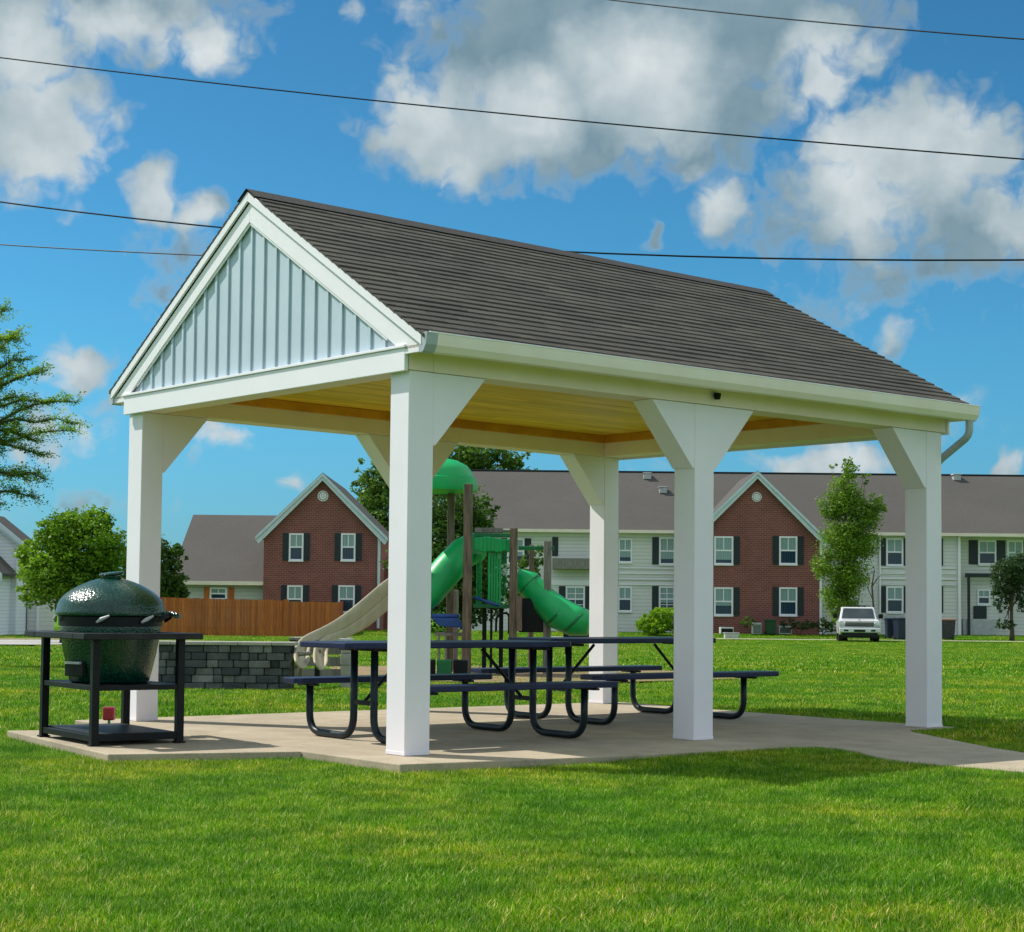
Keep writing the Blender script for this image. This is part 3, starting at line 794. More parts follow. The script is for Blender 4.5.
# beige double wave slide
sl_pts = [(399,575),(385,584),(368,599),(352,613),(336,625),(320,634),(306,640),(297,647),(294,657),(295,668)]
prev = None
for s_ in range(2):
    m = MB(); vs = []; fs = []
    n = 9; W_ = .62
    for i, (u, v) in enumerate(sl_pts):
        d_ = PD - .6 - i*.60; x = px(u, d_); z = pz(v, u, d_)
        for k in range(n):
            t = k/(n-1); zc = .13*abs(2*t-1)**2.5
            # lane cross direction is depthwise with a little rightward component
            vs.append((x + (t+s_*1.05)*.16, -.6-i*.60 + (t+s_*1.05)*W_, z+zc-.05 - s_*.04))
    for i in range(len(sl_pts)-1):
        for k in range(n-1): fs.append((i*n+k, i*n+k+1, (i+1)*n+k+1, (i+1)*n+k))
    m.add(vs, fs, .5); o = m.build('slide_lane', M['beige_plastic'], PG, smooth='all')
    md = o.modifiers.new('solid', 'SOLIDIFY'); md.thickness = .05
    md = o.modifiers.new('sub', 'SUBSURF'); md.levels = md.render_levels = 1
m = MB()
for (i, off) in ((8, -.02), (8, 1.1)):
    u, v = sl_pts[i]; d_ = PD-.6-i*.60; x = px(u, d_)
    m.tube(fillet([(x+.25, -.6-i*.60+off, pz(v,u,d_)+.05), (x-.02, -.6-i*.60+off, pz(v,u,d_)+.03), (x-.04, -.6-i*.60+off, 0)], .12), .03, 8)
m.build('slide_leg', M['grey_wood'], PG, smooth='all')

# concrete steps / boxes by the wall end
ST = bgthing('planter_box', 'dark slatted timber planter box at the right end of the block wall', 'planter', 323, 25.0)
m = MB()
for k in range(3): m.box(-.42, .36, -.02, .03, .06+k*.17, .19+k*.17)
m.build('side_boards', M['grey_wood'], ST, bevel=.006)
m = MB()
for x in (-.42,-.05,.32): m.box(x-.035, x+.035, -.045, .6, 0, .6)
m.build('frame', M['black'], ST, bevel=.006)
m = MB(); m.box(-.46,.40,-.06,.62,.60,.64); m.build('rim', M['grey_wood'], ST, bevel=.006)
SP = bgthing('stone_pier', 'narrow pale stone pier standing between the planter box and the lawn', 'stone pier', 348, 23.0)
m = MB()
for k in range(4): m.box(-.07+random.uniform(-.006,.006), .07, -.06, .08, k*.155, k*.155+.15)
m.build('stones', M['blockcap'], SP, bevel=.01); m = MB(); m.box(-.09,.09,-.08,.10,.62,.66); m.build('capstone', M['concrete_white'], SP, bevel=.006)
# low playground bench rails seen between the table legs
def rail_bench(u, d, w, label):
    b = bgthing('timber_border', label, 'bench', u, d)
    m = MB(); m.box(-w/2, w/2, -.12, .12, .33, .37); m.build('seat', M['black'], b, bevel=.005)
    for x in (-w/2+.06, w/2-.06):
        m = MB(); m.box(x-.025, x+.025, -.1, .1, 0, .33); m.build('leg', M['black'], b, bevel=.004)
    m = MB(); m.box(-w/2, w/2, .10, .13, .37, .62); m.build('backrest', M['black'], b, bevel=.005)
    b.name = 'park_bench'
rail_bench(586, 44, 1.1, 'small dark bench on the lawn to the right of the tube slide')
BC = bgthing('storage_crate', 'row of dark green storage crates at the foot of the playground tower', 'crate', 447, 26.2)
for k, x in enumerate((-.38,-.13,.12)):
    m = MB(); m.box(x, x+.22, 0, .3, .02, .30); m.build('crate_body', M['dark_green_plastic' if k == 1 else 'black'], BC, bevel=.015)

# ------------------------------------------------------------------ houses
WR = random.Random(3)
def window(parent, x, z0, z1, w, y, shut=(1,1), sw=.42, munt=False, split=True):
    """frame on a wall whose outer face is at local y (towards the viewer is -y)"""
    m = MB(); t = .09
    m.box(x-w/2-t, x-w/2, y-.07, y, z0-t, z1+t); m.box(x+w/2, x+w/2+t, y-.07, y, z0-t, z1+t)
    m.box(x-w/2, x+w/2, y-.07, y, z1, z1+t); m.box(x-w/2-.1, x+w/2+.1, y-.11, y-.001, z0-t-.05, z0-t+.04)
    m.box(x-w/2, x+w/2, y-.07, y, z0-t+.041, z0)
    zm = (z0+z1)/2
    if split: m.box(x-w/2, x+w/2, y-.06, y-.001, zm-.04, zm+.04)
    m.box(x-.02, x+.02, y-.045, y-.001, zm+.04, z1)
    if munt:
        m.box(x-.02, x+.02, y-.045, y-.001, z0, zm-.04)
        for q in (.25,.75): m.box(x-w/2, x+w/2, y-.04, y-.002, z0+(z1-z0)*q-.018, z0+(z1-z0)*q+.018)
    f = m.build('window', M['white_trim'], parent)
    m = MB(); m.box(x-w/2+.002, x+w/2-.002, y-.025, y-.003, zm+.042, z1-.002); m.build('upper_pane', M['pane_up'], f)
    m = MB(); m.box(x-w/2+.002, x+w/2-.002, y-.025, y-.003, z0+.002, zm-.042); m.build('lower_pane', M['pane_lo'], f)
    if WR.random() < .45:
        q = WR.uniform(.25,.8); m = MB(); m.box(x-w/2+.004, x+w/2-.004, y-.032, y-.027, zm-.045-(zm-z0)*q, zm-.045); m.build('blind', M['pane_up'], f)
    for s, on in zip((-1,1), shut):
        if on:
            m = MB(); xc = x+s*(w/2+t+.02+sw/2)
            m.box(xc-sw/2, xc+sw/2, y-.05, y-.001, z0-.08, z1+.1)
            for k in range(9):
                zc = z0+.05+(z1-z0-.1)*k/8; m.box(xc-sw/2+.05, xc+sw/2-.05, y-.062, y-.051, zc-.03, zc+.03)
            m.build('shutter', M['shutter'], parent)
    return f
def gable_wing(parent, x0, x1, y, ydep, zeave, zpeak, wallmat, emblem=None, z0=-.3, lower_left=None):
    xm = (x0+x1)/2; ov = .38
    m = MB(); m.prism([(x0,z0),(x1,z0),(x1,zeave),(xm,zpeak-.28),(x0,zeave)], 'y', y, y+ydep); m.build('wall', M[wallmat], parent)
    sl = (zpeak-zeave+.0)/((x1-x0)/2)
    for s in (-1,1):
        xe = xm+s*((x1-x0)/2+ov); ze = zpeak-sl*((x1-x0)/2+ov)
        m = MB(); m.prism([(xm,zpeak),(xe,ze),(xe,ze-.12),(xm,zpeak-.12)], 'y', y-.42, y+ydep+.3); m.build('roof', M['roof_far'], parent)
        m = MB(); m.prism([(xm,zpeak-.03),(xe+s*.02,ze-.03),(xe+s*.02,ze-.22),(xm,zpeak-.22)], 'y', y-.47, y-.425)
        m.prism([(xm,zpeak-.225),(xe,ze-.225),(xe-s*.15,ze-.42),(xm,zpeak-.43)], 'y', y-.40, y-.35)
        m.build('rake_board', M['siding_rake'], parent)
        m = MB(); m.prism([(xm,zpeak-.13),(xe,ze-.13),(xe,ze-.16),(xm,zpeak-.16)], 'y', y-.42, y-.001); m.build('soffit', M['white_trim'], parent)
    if emblem:
        ex, ez, er = emblem
        m = MB(); Mx = Matrix.Translation((ex, y, ez)) @ Matrix.Rotation(math.radians(90), 4, 'X')
        m.lathe([(er*.78,.0),(er,.0),(er,.05),(er*.9,.08),(er*.78,.05),(er*.78,0)], seg=24, M=Mx, cap=False)
        for k in range(10):
            a = 2*PI*k/10
            m.lathe([(0,.02),(er*.22,.03),(er*.18,.07),(0,.09)], math.cos(a)*er*.5, math.sin(a)*er*.5, 8, M=Mx)
        m.lathe([(0,.02),(er*.3,.03),(er*.2,.09),(0,.11)], seg=10, M=Mx)
        m.build('gable_medallion', M['white_trim'], parent, smooth=True)
M['siding_rake'] = simple('pale_blue_white_trim', (.62,.70,.75), (.55,.63,.68), .5, 3)

# --- long white apartment row
D = 95
AP = bgthing('apartment_building', 'long two storey white sided apartment row with grey roof and brick gable', 'building', 757, D)
az0 = ground_z(10, D)
def ax(u, d=D): return rr(u, d)-rr(757, D)
def az(v, u, d=D): return zz(v, u, d)-az0
zev = az(531, 757); zrd = az(473.5, 757, D+6)
xl, xr = ax(455), ax(1240)
xs = ax(959)
m = MB(); m.box(xl, xs, 0, 12, -.3, zev); m.box(xs+.001, xr, .9, 12, -.3, zev-.05); m.build('wall', M['lap_white'], AP)
m = MB(); m.prism([(-.5,zev-.02),(6,zrd),(12.5,zev-.02),(12.5,zev-.16),(6,zrd-.16),(-.5,zev-.16)], 'x', xl-.4, xr+.4); rf = m.build('roof', M['roof_far'], AP)
m = MB(); m.tube([(xl-.4,6,zrd+.01),(xr+.4,6,zrd+.01)], .07, 6); m.build('ridge_cap', M['black'], rf)
m = MB(); m.box(xl-.4, xr+.4, -.62, -.503, zev-.20, zev-.03); m.build('gutter', M['cream_beam'], AP)
m = MB(); m.box(xl-.3, xs, -.5, -.002, zev-.19, zev-.165); m.box(xs, xr, -.5, .898, zev-.21, zev-.185); m.build('soffit', M['white_trim'], AP)
for (u, v, k) in ((647,478,0),(663,492,1),(957,479,0)):
    zc = az(v, u, D+5.6 if k == 0 else D+4); yy = 5.6 if k == 0 else 4
    yy = max(0,(zc-zev)/(zrd-zev)*6.5-.5)
    m = MB(); x = ax(u, D+yy)
    m.box(x-.22, x+.22, yy-.25, yy+.2, zc-.1, zc+.22); m.prism([(x-.3,zc+.22),(x+.3,zc+.22),(x+.22,zc+.3),(x-.22,zc+.3)], 'y', yy-.3, yy+.25)
    m.build('roof_vent', M['vent'], AP, bevel=.02)
def awin(u0, u1, v0, v1, shut, y=0, munt=False, sw=.36):
    d = D+y; xm = (ax(u0,d)+ax(u1,d))/2
    return window(AP, xm, az(v1,u0,d)+.05, az(v0,u0,d)-.05, ax(u1,d)-ax(u0,d)-.12, y, shut, sw, munt)
awin(619,632,539,562,(0,0)); awin(660,675,538,564,(1,1)); awin(619,632,587,611,(0,0)); awin(660,675,587,611,(1,1), munt=True)
awin(567,585,587,611,(1,1), munt=True); awin(508,524,539,563,(1,1))
awin(887,903,539,565,(1,1)); awin(887,903,587,612,(1,1)); awin(922,936,539,565,(1,1)); awin(922,936,587,612,(1,1))
awin(979,996,541,564,(1,1), y=.9, sw=.5); awin(1008,1023,541,564,(0,1), y=.9); awin(978,990,590,604,(0,0), y=.9); awin(1050,1066,541,564,(1,1), y=.9); awin(1050,1066,590,612,(1,1), y=.9)
awin(1110,1126,541,564,(1,1), y=.9)
m = MB(); m.box(ax(552.5), ax(558.5), -.05, -.002, az(556,555), az(537,555)); m.build('shutter', M['shutter'], AP)
# band boards between the storeys
m = MB()
for (u0,u1) in ((600,676),(880,956)):
    for k in range(4):
        z = az(566+k*5.5, u0); m.box(ax(u0), ax(u1), -.06-.012*k, -.003, z-.12, z-.06)
m.build('band_board', M['white_trim'], AP)
# grey balcony ledge and posts on the left part
m = MB(); m.box(ax(553), ax(597), -1.0, -.003, az(569,560,D-1), az(558,560,D-1)); m.build('balcony', M['grey_wood'], AP, bevel=.02)
m = MB(); m.box(ax(523), ax(597), -.07, -.062+.06, az(585,560), az(580,560)); m.box(ax(523), ax(526), -.1, -.004, 0, az(580,523)); m.build('porch_trim', M['white_trim'], AP)
# corner post, downspout, recessed entry
m = MB(); m.box(ax(958), ax(960.5), -.14, -.003, -.1, zev-.2); m.box(ax(817), ax(820), -2.2, -2.05, 0, .05); m.build('corner_board', M['white_trim'], AP)
m = MB(); m.tube([(ax(962),.5,zev-.2),(ax(962.5),.5,.1)], .08, 8); m.build('downspout', M['white_trim'], AP)
m = MB(); m.tube([(ax(880),-.12,zev-.2),(ax(880),-.12,.1)], .05, 8); m.build('downspout', M['white_trim'], AP)
m = MB(); m.box(ax(966), ax(1000), .55, .898, 0, az(619,980)); m.build('entry_step', M['concrete_white'], AP, bevel=.03)
m = MB(); m.box(ax(978), ax(991), .80, .897, az(621,980), az(606,980)); dr = m.build('door', M['shutter'], AP, bevel=.01)
m = MB(); m.box(ax(970), ax(972.5), .4, .5, 0, az(575,970)); m.box(ax(1013), ax(1015), .4, .5, 0, az(575,970)); m.box(ax(968), ax(1018), .35, .55, az(577,970), az(573,970)); m.build('porch_frame', M['shutter'], AP)
m = MB(); m.box(ax(886), ax(904), -.1, -.003, -.1, az(614,890)-.05); m.build('lower_panel', M['concrete_white'], AP)
# brick gable
BY = -2.0; x0, x1 = ax(694, D+BY), ax(820, D+BY)
gable_wing(AP, x0, x1, BY, 7.9, az(531,757,D+BY)-.05, az(471,757,D+BY), 'brick', ((x0+x1)/2, az(497,757,D+BY), .27))
for (u0,u1,v0,v1) in ((715,733,537,564),(780,797,537,564),(715,733,588,615),(780,797,588,615)):
    d = D+BY; window(AP, (ax(u0,d)+ax(u1,d))/2, az(v1,u0,d)+.06, az(v0,u0,d)-.05, ax(u1,d)-ax(u0,d)-.12, BY, (1,1), .33)
m = MB(); m.box(x1+.001, x1+.12, BY-.02, BY+.1, 0, zev-.3); m.build('downspout', M['white_trim'], AP)

# --- brick gabled house at the left with low garage wing
D2 = 93
BH = bgthing('brick_house', 'red brick gabled house with low grey roofed wing behind the cedar fence', 'house', 322, D2)
bz0 = ground_z(-10, D2)
def bx(u, d=D2): return rr(u, d)-rr(322, D2)
def bz(v, u, d=D2): return zz(v, u, d)-bz0
x0, x1 = bx(264), bx(381)
gable_wing(BH, x0, x1, 0, 12, bz(528,322)-.1, bz(473,322), 'brick', ((x0+x1)/2, bz(496,322), .30))
for (u0,u1,v0,v1,s) in ((290,303,534,560,(1,1)),(342,355,534,560,(1,1)),(289,303,586,612,(1,1)),(340,355,586,612,(1,1))):
    window(BH, (bx(u0)+bx(u1))/2, bz(v1,u0)+.05, bz(v0,u0)-.05, bx(u1)-bx(u0)-.1, 0, s, .32)
m = MB(); m.tube([(bx(379.5),-.12,bz(533,380)),(bx(379.5),-.12,.1)], .08, 8); m.build('downspout', M['siding_rake'], BH)
m = MB(); m.box(x1, x1+.9, 3, 11, -.3, bz(560,380)); m.build('side_wall', M['brick'], BH)
# wing
wd = .6
e = bz(581,200,D2+wd-.4); r_ = bz(515,230,D2+7)
wl, wr = bx(171, D2+wd), x0+.5
m = MB(); m.box(wl+.35, x0-.001, wd, 11, -.3, e-.05); m.build('wing_wall', M['lap_cream'], BH)
m = MB(); m.prism([(wd-.4,e),(7,r_),(14,e),(14,e-.16),(7,r_-.16),(wd-.4,e-.16)], 'x', wl, x0-.01); m.build('wing_roof', M['roof_far'], BH)
m = MB(); m.box(wl, x0-.01, wd-.5, wd-.402, e-.2, e-.0); m.build('wing_gutter', M['cream_beam'], BH)
xm = (bx(213,D2+wd)+bx(223,D2+wd))/2
f = window(BH, (bx(212,D2+wd)+bx(227,D2+wd))/2, bz(598,210,D2+wd), bz(589,210,D2+wd), .75, wd, (0,0), .28)
m = MB()
for s in (-1,1): m.box(xm+.12+s*.66-.16, xm+.12+s*.66+.16, wd-.05, wd-.002, bz(600,210,D2+wd), bz(587,210,D2+wd))
m.build('wood_shutter', M['cedar'], BH)

# --- white house at the far left
D3 = 78
WH = bgthing('white_house', 'white sided house with two overlapping gables at the left edge', 'house', 0, D3)
wz0 = ground_z(-20, D3)
def wx(u, d=D3): return rr(u, d)-rr(0, D3)
def wz(v, u, d=D3): return zz(v, u, d)-wz0
def white_gable(xa, xb, y, dep, ve, vp):
    xm = (xa+xb)/2; ze_, zp = ve, vp
    m = MB(); m.prism([(xa,-.3),(xb,-.3),(xb,ze_),(xm,zp-.2),(xa,ze_)], 'y', y, y+dep); m.build('wall', M['wall_white'], WH)
    sl = (zp-ze_)/((xb-xa)/2)
    for s in (-1,1):
        xe = xm+s*((xb-xa)/2+.35); ze2 = zp-sl*((xb-xa)/2+.35)
        m = MB(); m.prism([(xm,zp),(xe,ze2),(xe,ze2-.12),(xm,zp-.12)], 'y', y-.35, y+dep+.3); m.build('roof', M['roof_far'], WH)
        m = MB(); m.prism([(xm,zp-.02),(xe,ze2-.02),(xe,ze2-.25),(xm,zp-.25)], 'y', y-.42, y-.352); m.prism([(xm,zp-.26),(xe,ze2-.26),(xe,ze2-.38),(xm,zp-.38)], 'y', y-.34, y-.27); m.build('rake_board', M['siding_rake'], WH)
white_gable(wx(-3), wx(25), 0, 9, wz(533,10), wz(515,10)) if False else None
white_gable(wx(-34), wx(19), 0, 1.4, wz(536,10), wz(515,10))
white_gable(wx(-60), wx(12), -2.2, 6, wz(566,10,D3-2.2), wz(530,10,D3-2.2))
m = MB(); m.box(wx(19)+.001, wx(33), 1.6, 4, -.3, wz(570,10)); m.build('side_wall', M['lap_white'], WH)
m = MB(); m.box(wx(17.5), wx(19), -.12, -.002, -.1, wz(541,10)); m.box(wx(29.5), wx(31.5), 1.45, 1.598, -.1, wz(571,10)); m.build('corner_board', M['white_trim'], WH)
m = MB(); m.box(wx(-34), wx(19), -.06, -.003, wz(588,10), wz(585,10)); m.build('band_board', M['siding_rake'], WH)

# ------------------------------------------------------------------ cedar fence
FN = bgthing('cedar_fence', 'orange brown cedar picket fence in front of the brick house', 'fence', 225, 81)
fz = ground_z(-12, 81)
def fence_run(ua, da, ub, db, va, vb, nm='fence_panel'):
    a = (rr(ua,da)-rr(225,81), da-81); b = (rr(ub,db)-rr(225,81), db-81)
    ln = math.dist(a, b); n = int(ln/.145); m = MB()
    ang = math.atan2(b[1]-a[1], b[0]-a[0])
    for k in range(n):
        t = k/n; x = a[0]+(b[0]-a[0])*t; y = a[1]+(b[1]-a[1])*t
        d = da+(db-da)*t; u = ua+(ub-ua)*t; top = zz(va+(vb-va)*t, u, d)-fz + random.uniform(-.012,.012)
        Mx = Matrix.Translation((x,y,0)) @ Matrix.Rotation(ang,4,'Z')
        m.box(.004,.139,-.012+random.uniform(-.006,.006),.012,-.05,top-.0, M=Mx)
    o = m.build(nm, M['cedar'], FN)
    m = MB(); m.box(0, ln, .02, .06, .35, .44, M=Matrix.Translation((a[0],a[1],0)) @ Matrix.Rotation(ang,4,'Z')); m.box(0, ln, .02, .06, 1.3, 1.39, M=Matrix.Translation((a[0],a[1],0)) @ Matrix.Rotation(ang,4,'Z'))
    m.build('rail', M['cedar'], FN)
    return a, b
fence_run(150,81.5,287,80.6,597,600.5)
fence_run(289,80.8,336,84,601.5,602.5)
fence_run(336,84,345,94,602.5,601)
m = MB(); xx = rr(287.5,80.6)-rr(225,81); m.box(xx-.1, xx+.1, -.55, -.4, -.05, zz(600,287,80.5)-fz+.03); m.build('fence_post', M['cedar'], FN)

# ------------------------------------------------------------------ shrubs, trees
def leaf_cloud(m, blobs, n, size, flat_=.3, hollow=.55, seed=1, cl=.5, jit=1.0):
    rnd = random.Random(seed)
    vol = [b[3]*b[4]*b[5] for b in blobs]; tot = sum(vol)
    for b, v in zip(blobs, vol):
        k = int(n*v/tot)
        nclump = max(4, k//22)
        cl_ = []
        for _ in range(nclump):
            z = rnd.uniform(-1,1); a = rnd.uniform(0,2*PI); q = math.sqrt(1-z*z)
            rad = hollow+(1-hollow)*rnd.random()**.6
            rad *= rnd.uniform(.82,1.10)
            cl_.append(((q*math.cos(a)*rad, q*math.sin(a)*rad, z*rad), rnd.uniform(0,1)))
        for _ in range(k):
            (c, br) = rnd.choice(cl_)
            sp = cl*rnd.random()**.5*jit
            z = rnd.uniform(-1,1); a = rnd.uniform(0,2*PI); q = math.sqrt(1-z*z)
            s3 = (b[3]*b[4]*b[5])**(1/3)
            p = (b[0]+c[0]*b[3]+q*math.cos(a)*sp*s3*.45, b[1]+c[1]*b[4]+q*math.sin(a)*sp*s3*.45, b[2]+c[2]*b[5]+z*sp*s3*.35)
            t = Vector((rnd.gauss(0,1), rnd.gauss(0,1), rnd.gauss(0,.5))).normalized()
            w = t.cross(Vector((rnd.gauss(0,1), rnd.gauss(0,1), rnd.gauss(0,1)))).normalized()
            s = size*rnd.uniform(.6,1.3); P = Vector(p)
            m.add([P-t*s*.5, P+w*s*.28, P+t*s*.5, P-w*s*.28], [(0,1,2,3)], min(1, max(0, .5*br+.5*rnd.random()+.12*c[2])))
def limbs(m, base, tops, r0, seed=1, sag=.0):
    rnd = random.Random(seed)
    for (tx, ty, tz, st) in tops:
        a = Vector((0,0,0)); b = Vector((tx,ty,tz)); s = Vector((base[0],base[1],base[2]+st))
        pts = []; n = 6
        for k in range(n+1):
            t = k/n; p = s.lerp(b, t) + Vector((rnd.gauss(0,1), rnd.gauss(0,1), 0))*.03*(b-s).length*math.sin(PI*t)
            p.z += .12*(b-s).length*math.sin(PI*t); pts.append(p)
        m.tube(pts, [r0*(1-.85*k/n) for k in range(n+1)], 7)
def tree(name, label, u, d, blobs, n, size, mat, trunk_r, trunk_h, seed, group=None, cat='tree', z=None, cl=.5, hollow=.5):
    t = bgthing(name, label, cat, u, d, group, z=z)
    m = MB(); rnd = random.Random(seed)
    tx = [(rnd.gauss(0,.05)*trunk_h*k/4*.3, rnd.gauss(0,.05)*trunk_h*k/4*.3, trunk_h*k/4-.1*(k==0)) for k in range(5)]
    m.tube(tx, [trunk_r*(1.25 if k == 0 else 1-.14*k) for k in range(5)], 10)
    limbs(m, (tx[-1][0], tx[-1][1], 0), [(b[0]+rnd.uniform(-.4,.4)*b[3], b[1]+rnd.uniform(-.4,.4)*b[4], b[2]+rnd.uniform(-.2,.5)*b[5], trunk_h*rnd.uniform(.65,.97)) for b in blobs for _ in range(2)], trunk_r*.5, seed)
    m.build('trunk', M['bark'], t, smooth='all')
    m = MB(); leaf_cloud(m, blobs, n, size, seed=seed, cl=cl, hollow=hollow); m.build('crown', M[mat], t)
    return t
def B(u, v, d, u0, d0, rx, rz, ry=None, dy=0):     # blob centred on an image column/row at depth d, sizes in metres
    return (rr(u,d)-rr(u0,d0), dy, zz(v,u,d)-ground_z(0,d0), rx, ry or rx, rz)
# bright maple at left
d = 58
tree('maple_tree', 'round bright green leafy tree beside the white house behind the grill', 66, d,
     [B(62,575,d,66,d,1.35,1.0), B(40,560,d,66,d,.9,.9,dy=.5), B(88,548,d,66,d,1.15,1.35), B(108,565,d,66,d,.85,1.3,dy=.6), B(70,532,d,66,d,.9,.8), B(95,524,d,66,d,.55,.6), B(50,540,d,66,d,.6,.6), B(38,592,d,66,d,.7,.5), B(86,592,d,66,d,1.2,.6)],
     26000, .15, 'leaf_bright', .13, 1.7, 3, cl=.6)
d = 88
tree('shade_tree', 'dark green tree partly hidden behind the left post beside the low wing', 172, d,
     [B(168,575,d,172,d,1.0,1.5), B(158,590,d,172,d,1.2,1.4,dy=-.5), B(176,555,d,172,d,.55,.8), B(150,565,d,172,d,1.2,1.5), B(172,598,d,172,d,.9,1.2)], 11000, .20, 'leaf_dark', .2, 2.2, 4)
d = 112
tree('broad_tree', 'mid green tree crown rising behind the brick house roof', 372, d,
     [B(372,505,d,372,d,1.6,3.0), B(366,485,d,372,d,1.0,1.8), B(385,490,d,372,d,1.6,2.6), B(380,530,d,372,d,2.4,3.0), B(398,505,d,372,d,2.2,3.5)], 9000, .30, 'leaf_mid', .3, 4.5, 5, group='trees behind the buildings')
d = 118
tree('tall_tree', 'tall loose crowned tree rising behind the apartment roof and green dome', 480, d,
     [B(455,470,d,480,d,2.6,2.6), B(483,466,d,480,d,2.3,2.4), B(500,472,d,480,d,1.9,1.6), B(522,470,d,480,d,1.5,1.1), B(470,455,d,480,d,2.2,1.6), B(440,480,d,480,d,2.6,3.2), B(512,460,d,480,d,1.2,.9)], 10000, .33, 'leaf_mid', .35, 6, 6, group='trees behind the buildings', cl=.6)
d = 66
tree('willow_tree', 'dark dense tree filling the gap behind the green tube slide', 452, d,
     [B(450,520,d,452,d,1.6,1.6), B(470,520,d,452,d,1.1,1.1), B(440,555,d,452,d,2.0,1.9), B(468,560,d,452,d,1.5,1.8), B(445,595,d,452,d,2.1,1.5), B(484,512,d,452,d,.7,.5), B(480,590,d,452,d,1.3,1.3), B(422,560,d,452,d,1.1,1.6)], 26000, .18, 'leaf_dark', .2, 2.0, 8, hollow=.25)
d = 72
tree('slender_tree', 'small pale green tree between the timber posts in front of the siding', 530, d,
     [B(530,566,d,530,d,.55,.6), B(526,585,d,530,d,.6,.6), B(538,556,d,530,d,.4,.5), B(520,600,d,530,d,.6,.6)], 3500, .13, 'leaf_mid', .06, 1.6, 9)
d = 85
tree('birch_tree', 'upright airy light green tree standing behind the silver truck', 846, d,
     [B(846,500,d,846,d,0.89,1.21), B(848,475,d,846,d,0.53,0.79), B(832,510,d,846,d,0.65,0.84), B(864,515,d,846,d,0.89,0.95), B(846,540,d,846,d,1.24,1.16), B(826,567,d,846,d,0.71,0.79), B(848,575,d,846,d,1.12,1.00), B(876,505,d,846,d,0.53,0.58), B(864,545,d,846,d,0.83,0.84), B(842,598,d,846,d,1.00,0.84), B(850,615,d,846,d,0.94,0.63), B(834,470,d,846,d,0.21,0.42), B(866,480,d,846,d,0.24,0.53), B(848,464,d,846,d,0.24,0.37)],
     32000, .13, 'leaf_young', .09, 2.0, 10, cl=.85, hollow=.1)
d = 88
tree('ivy_tree', 'dark ivy covered small tree with forked trunk at the right edge', 1012, d,
     [B(1006,578,d,1012,d,.75,1.0), B(1018,570,d,1012,d,.85,.9), B(1001,598,d,1012,d,.5,.7), B(1026,590,d,1012,d,.7,1.1), B(1005,624,d,1012,d,.5,.35)], 15000, .11, 'leaf_ivy', .13, 2.3, 11)
def shrub(label, u, d, blobs, n, size, mat, seed, cat='shrub'):
    t = bgthing('shrub', label, cat, u, d)
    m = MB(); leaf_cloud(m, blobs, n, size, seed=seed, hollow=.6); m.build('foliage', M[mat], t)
    m = MB(); limbs(m, (0,0,-.05), [(b[0],b[1],b[2],0) for b in blobs], .03, seed); m.build('stem', M['bark'], t)
d = 90
shrub('bright lime green round shrub against the white siding', 656, d, [B(648,622,d,656,d,.5,.45), B(660,619,d,656,d,.7,.6), B(672,620,d,656,d,.6,.6), B(684,622,d,656,d,.6,.5), B(654,626,d,656,d,.9,.4)], 11000, .11, 'leaf_shrub', 21)
d = 91.5
shrub('small green bush between bins at the foot of the brick gable', 748, d, [B(748,622,d,748,d,.35,.3)], 700, .1, 'leaf_mid', 22)
shrub('low dark bush under the right windows of the brick gable', 800, d, [B(790,624,d,800,d,.5,.3), B(806,625,d,800,d,.7,.25)], 1500, .1, 'leaf_ivy', 23)
shrub('tall narrow weed growing beside the brick corner', 823, d, [B(823,625,d,823,d,.3,.4), B(832,626,d,823,d,.4,.35)], 1500, .1, 'leaf_mid', 24)
# far tree belt, left and right, low
def belt(label, u0, u1, d, v, n, seed, mat='leaf_dark'):
    t = bgthing('tree_belt', label, 'trees', (u0+u1)/2, d); rnd = random.Random(seed); bl = []
    u = u0
    while u < u1:
        h = (zz(v+rnd.uniform(-4,6), u, d)-ground_z(0,d)); bl.append((rr(u,d)-rr((u0+u1)/2,d), rnd.uniform(-3,3), h*.5, 3.2, 3, h*.55)); u += 26
    m = MB(); leaf_cloud(m, bl, n, .5, seed=seed, hollow=.6); o = m.build('foliage', M[mat], t)
    t['kind'] = 'stuff'
# one mass of far woodland behind the houses
bm = MB(); rnd = random.Random(5)
for (u0,u1,d,v,n) in ((-500,180,170,602,9000),(960,1700,170,602,7000)):
    bl = []; u = u0
    while u < u1:
        h = 5+rnd.uniform(-1,1.5); p = R2W(rr(u,d), d+rnd.uniform(-4,4), h*.45); bl.append((p[0],p[1],p[2],4,4,h*.55)); u += 30
    leaf_cloud(bm, bl, n, .6, seed=5, hollow=.6)
tag(bm.build('far_woods', M['leaf_dark']), 'distant dark green belt of woodland beyond the houses', 'woods', kind='stuff')

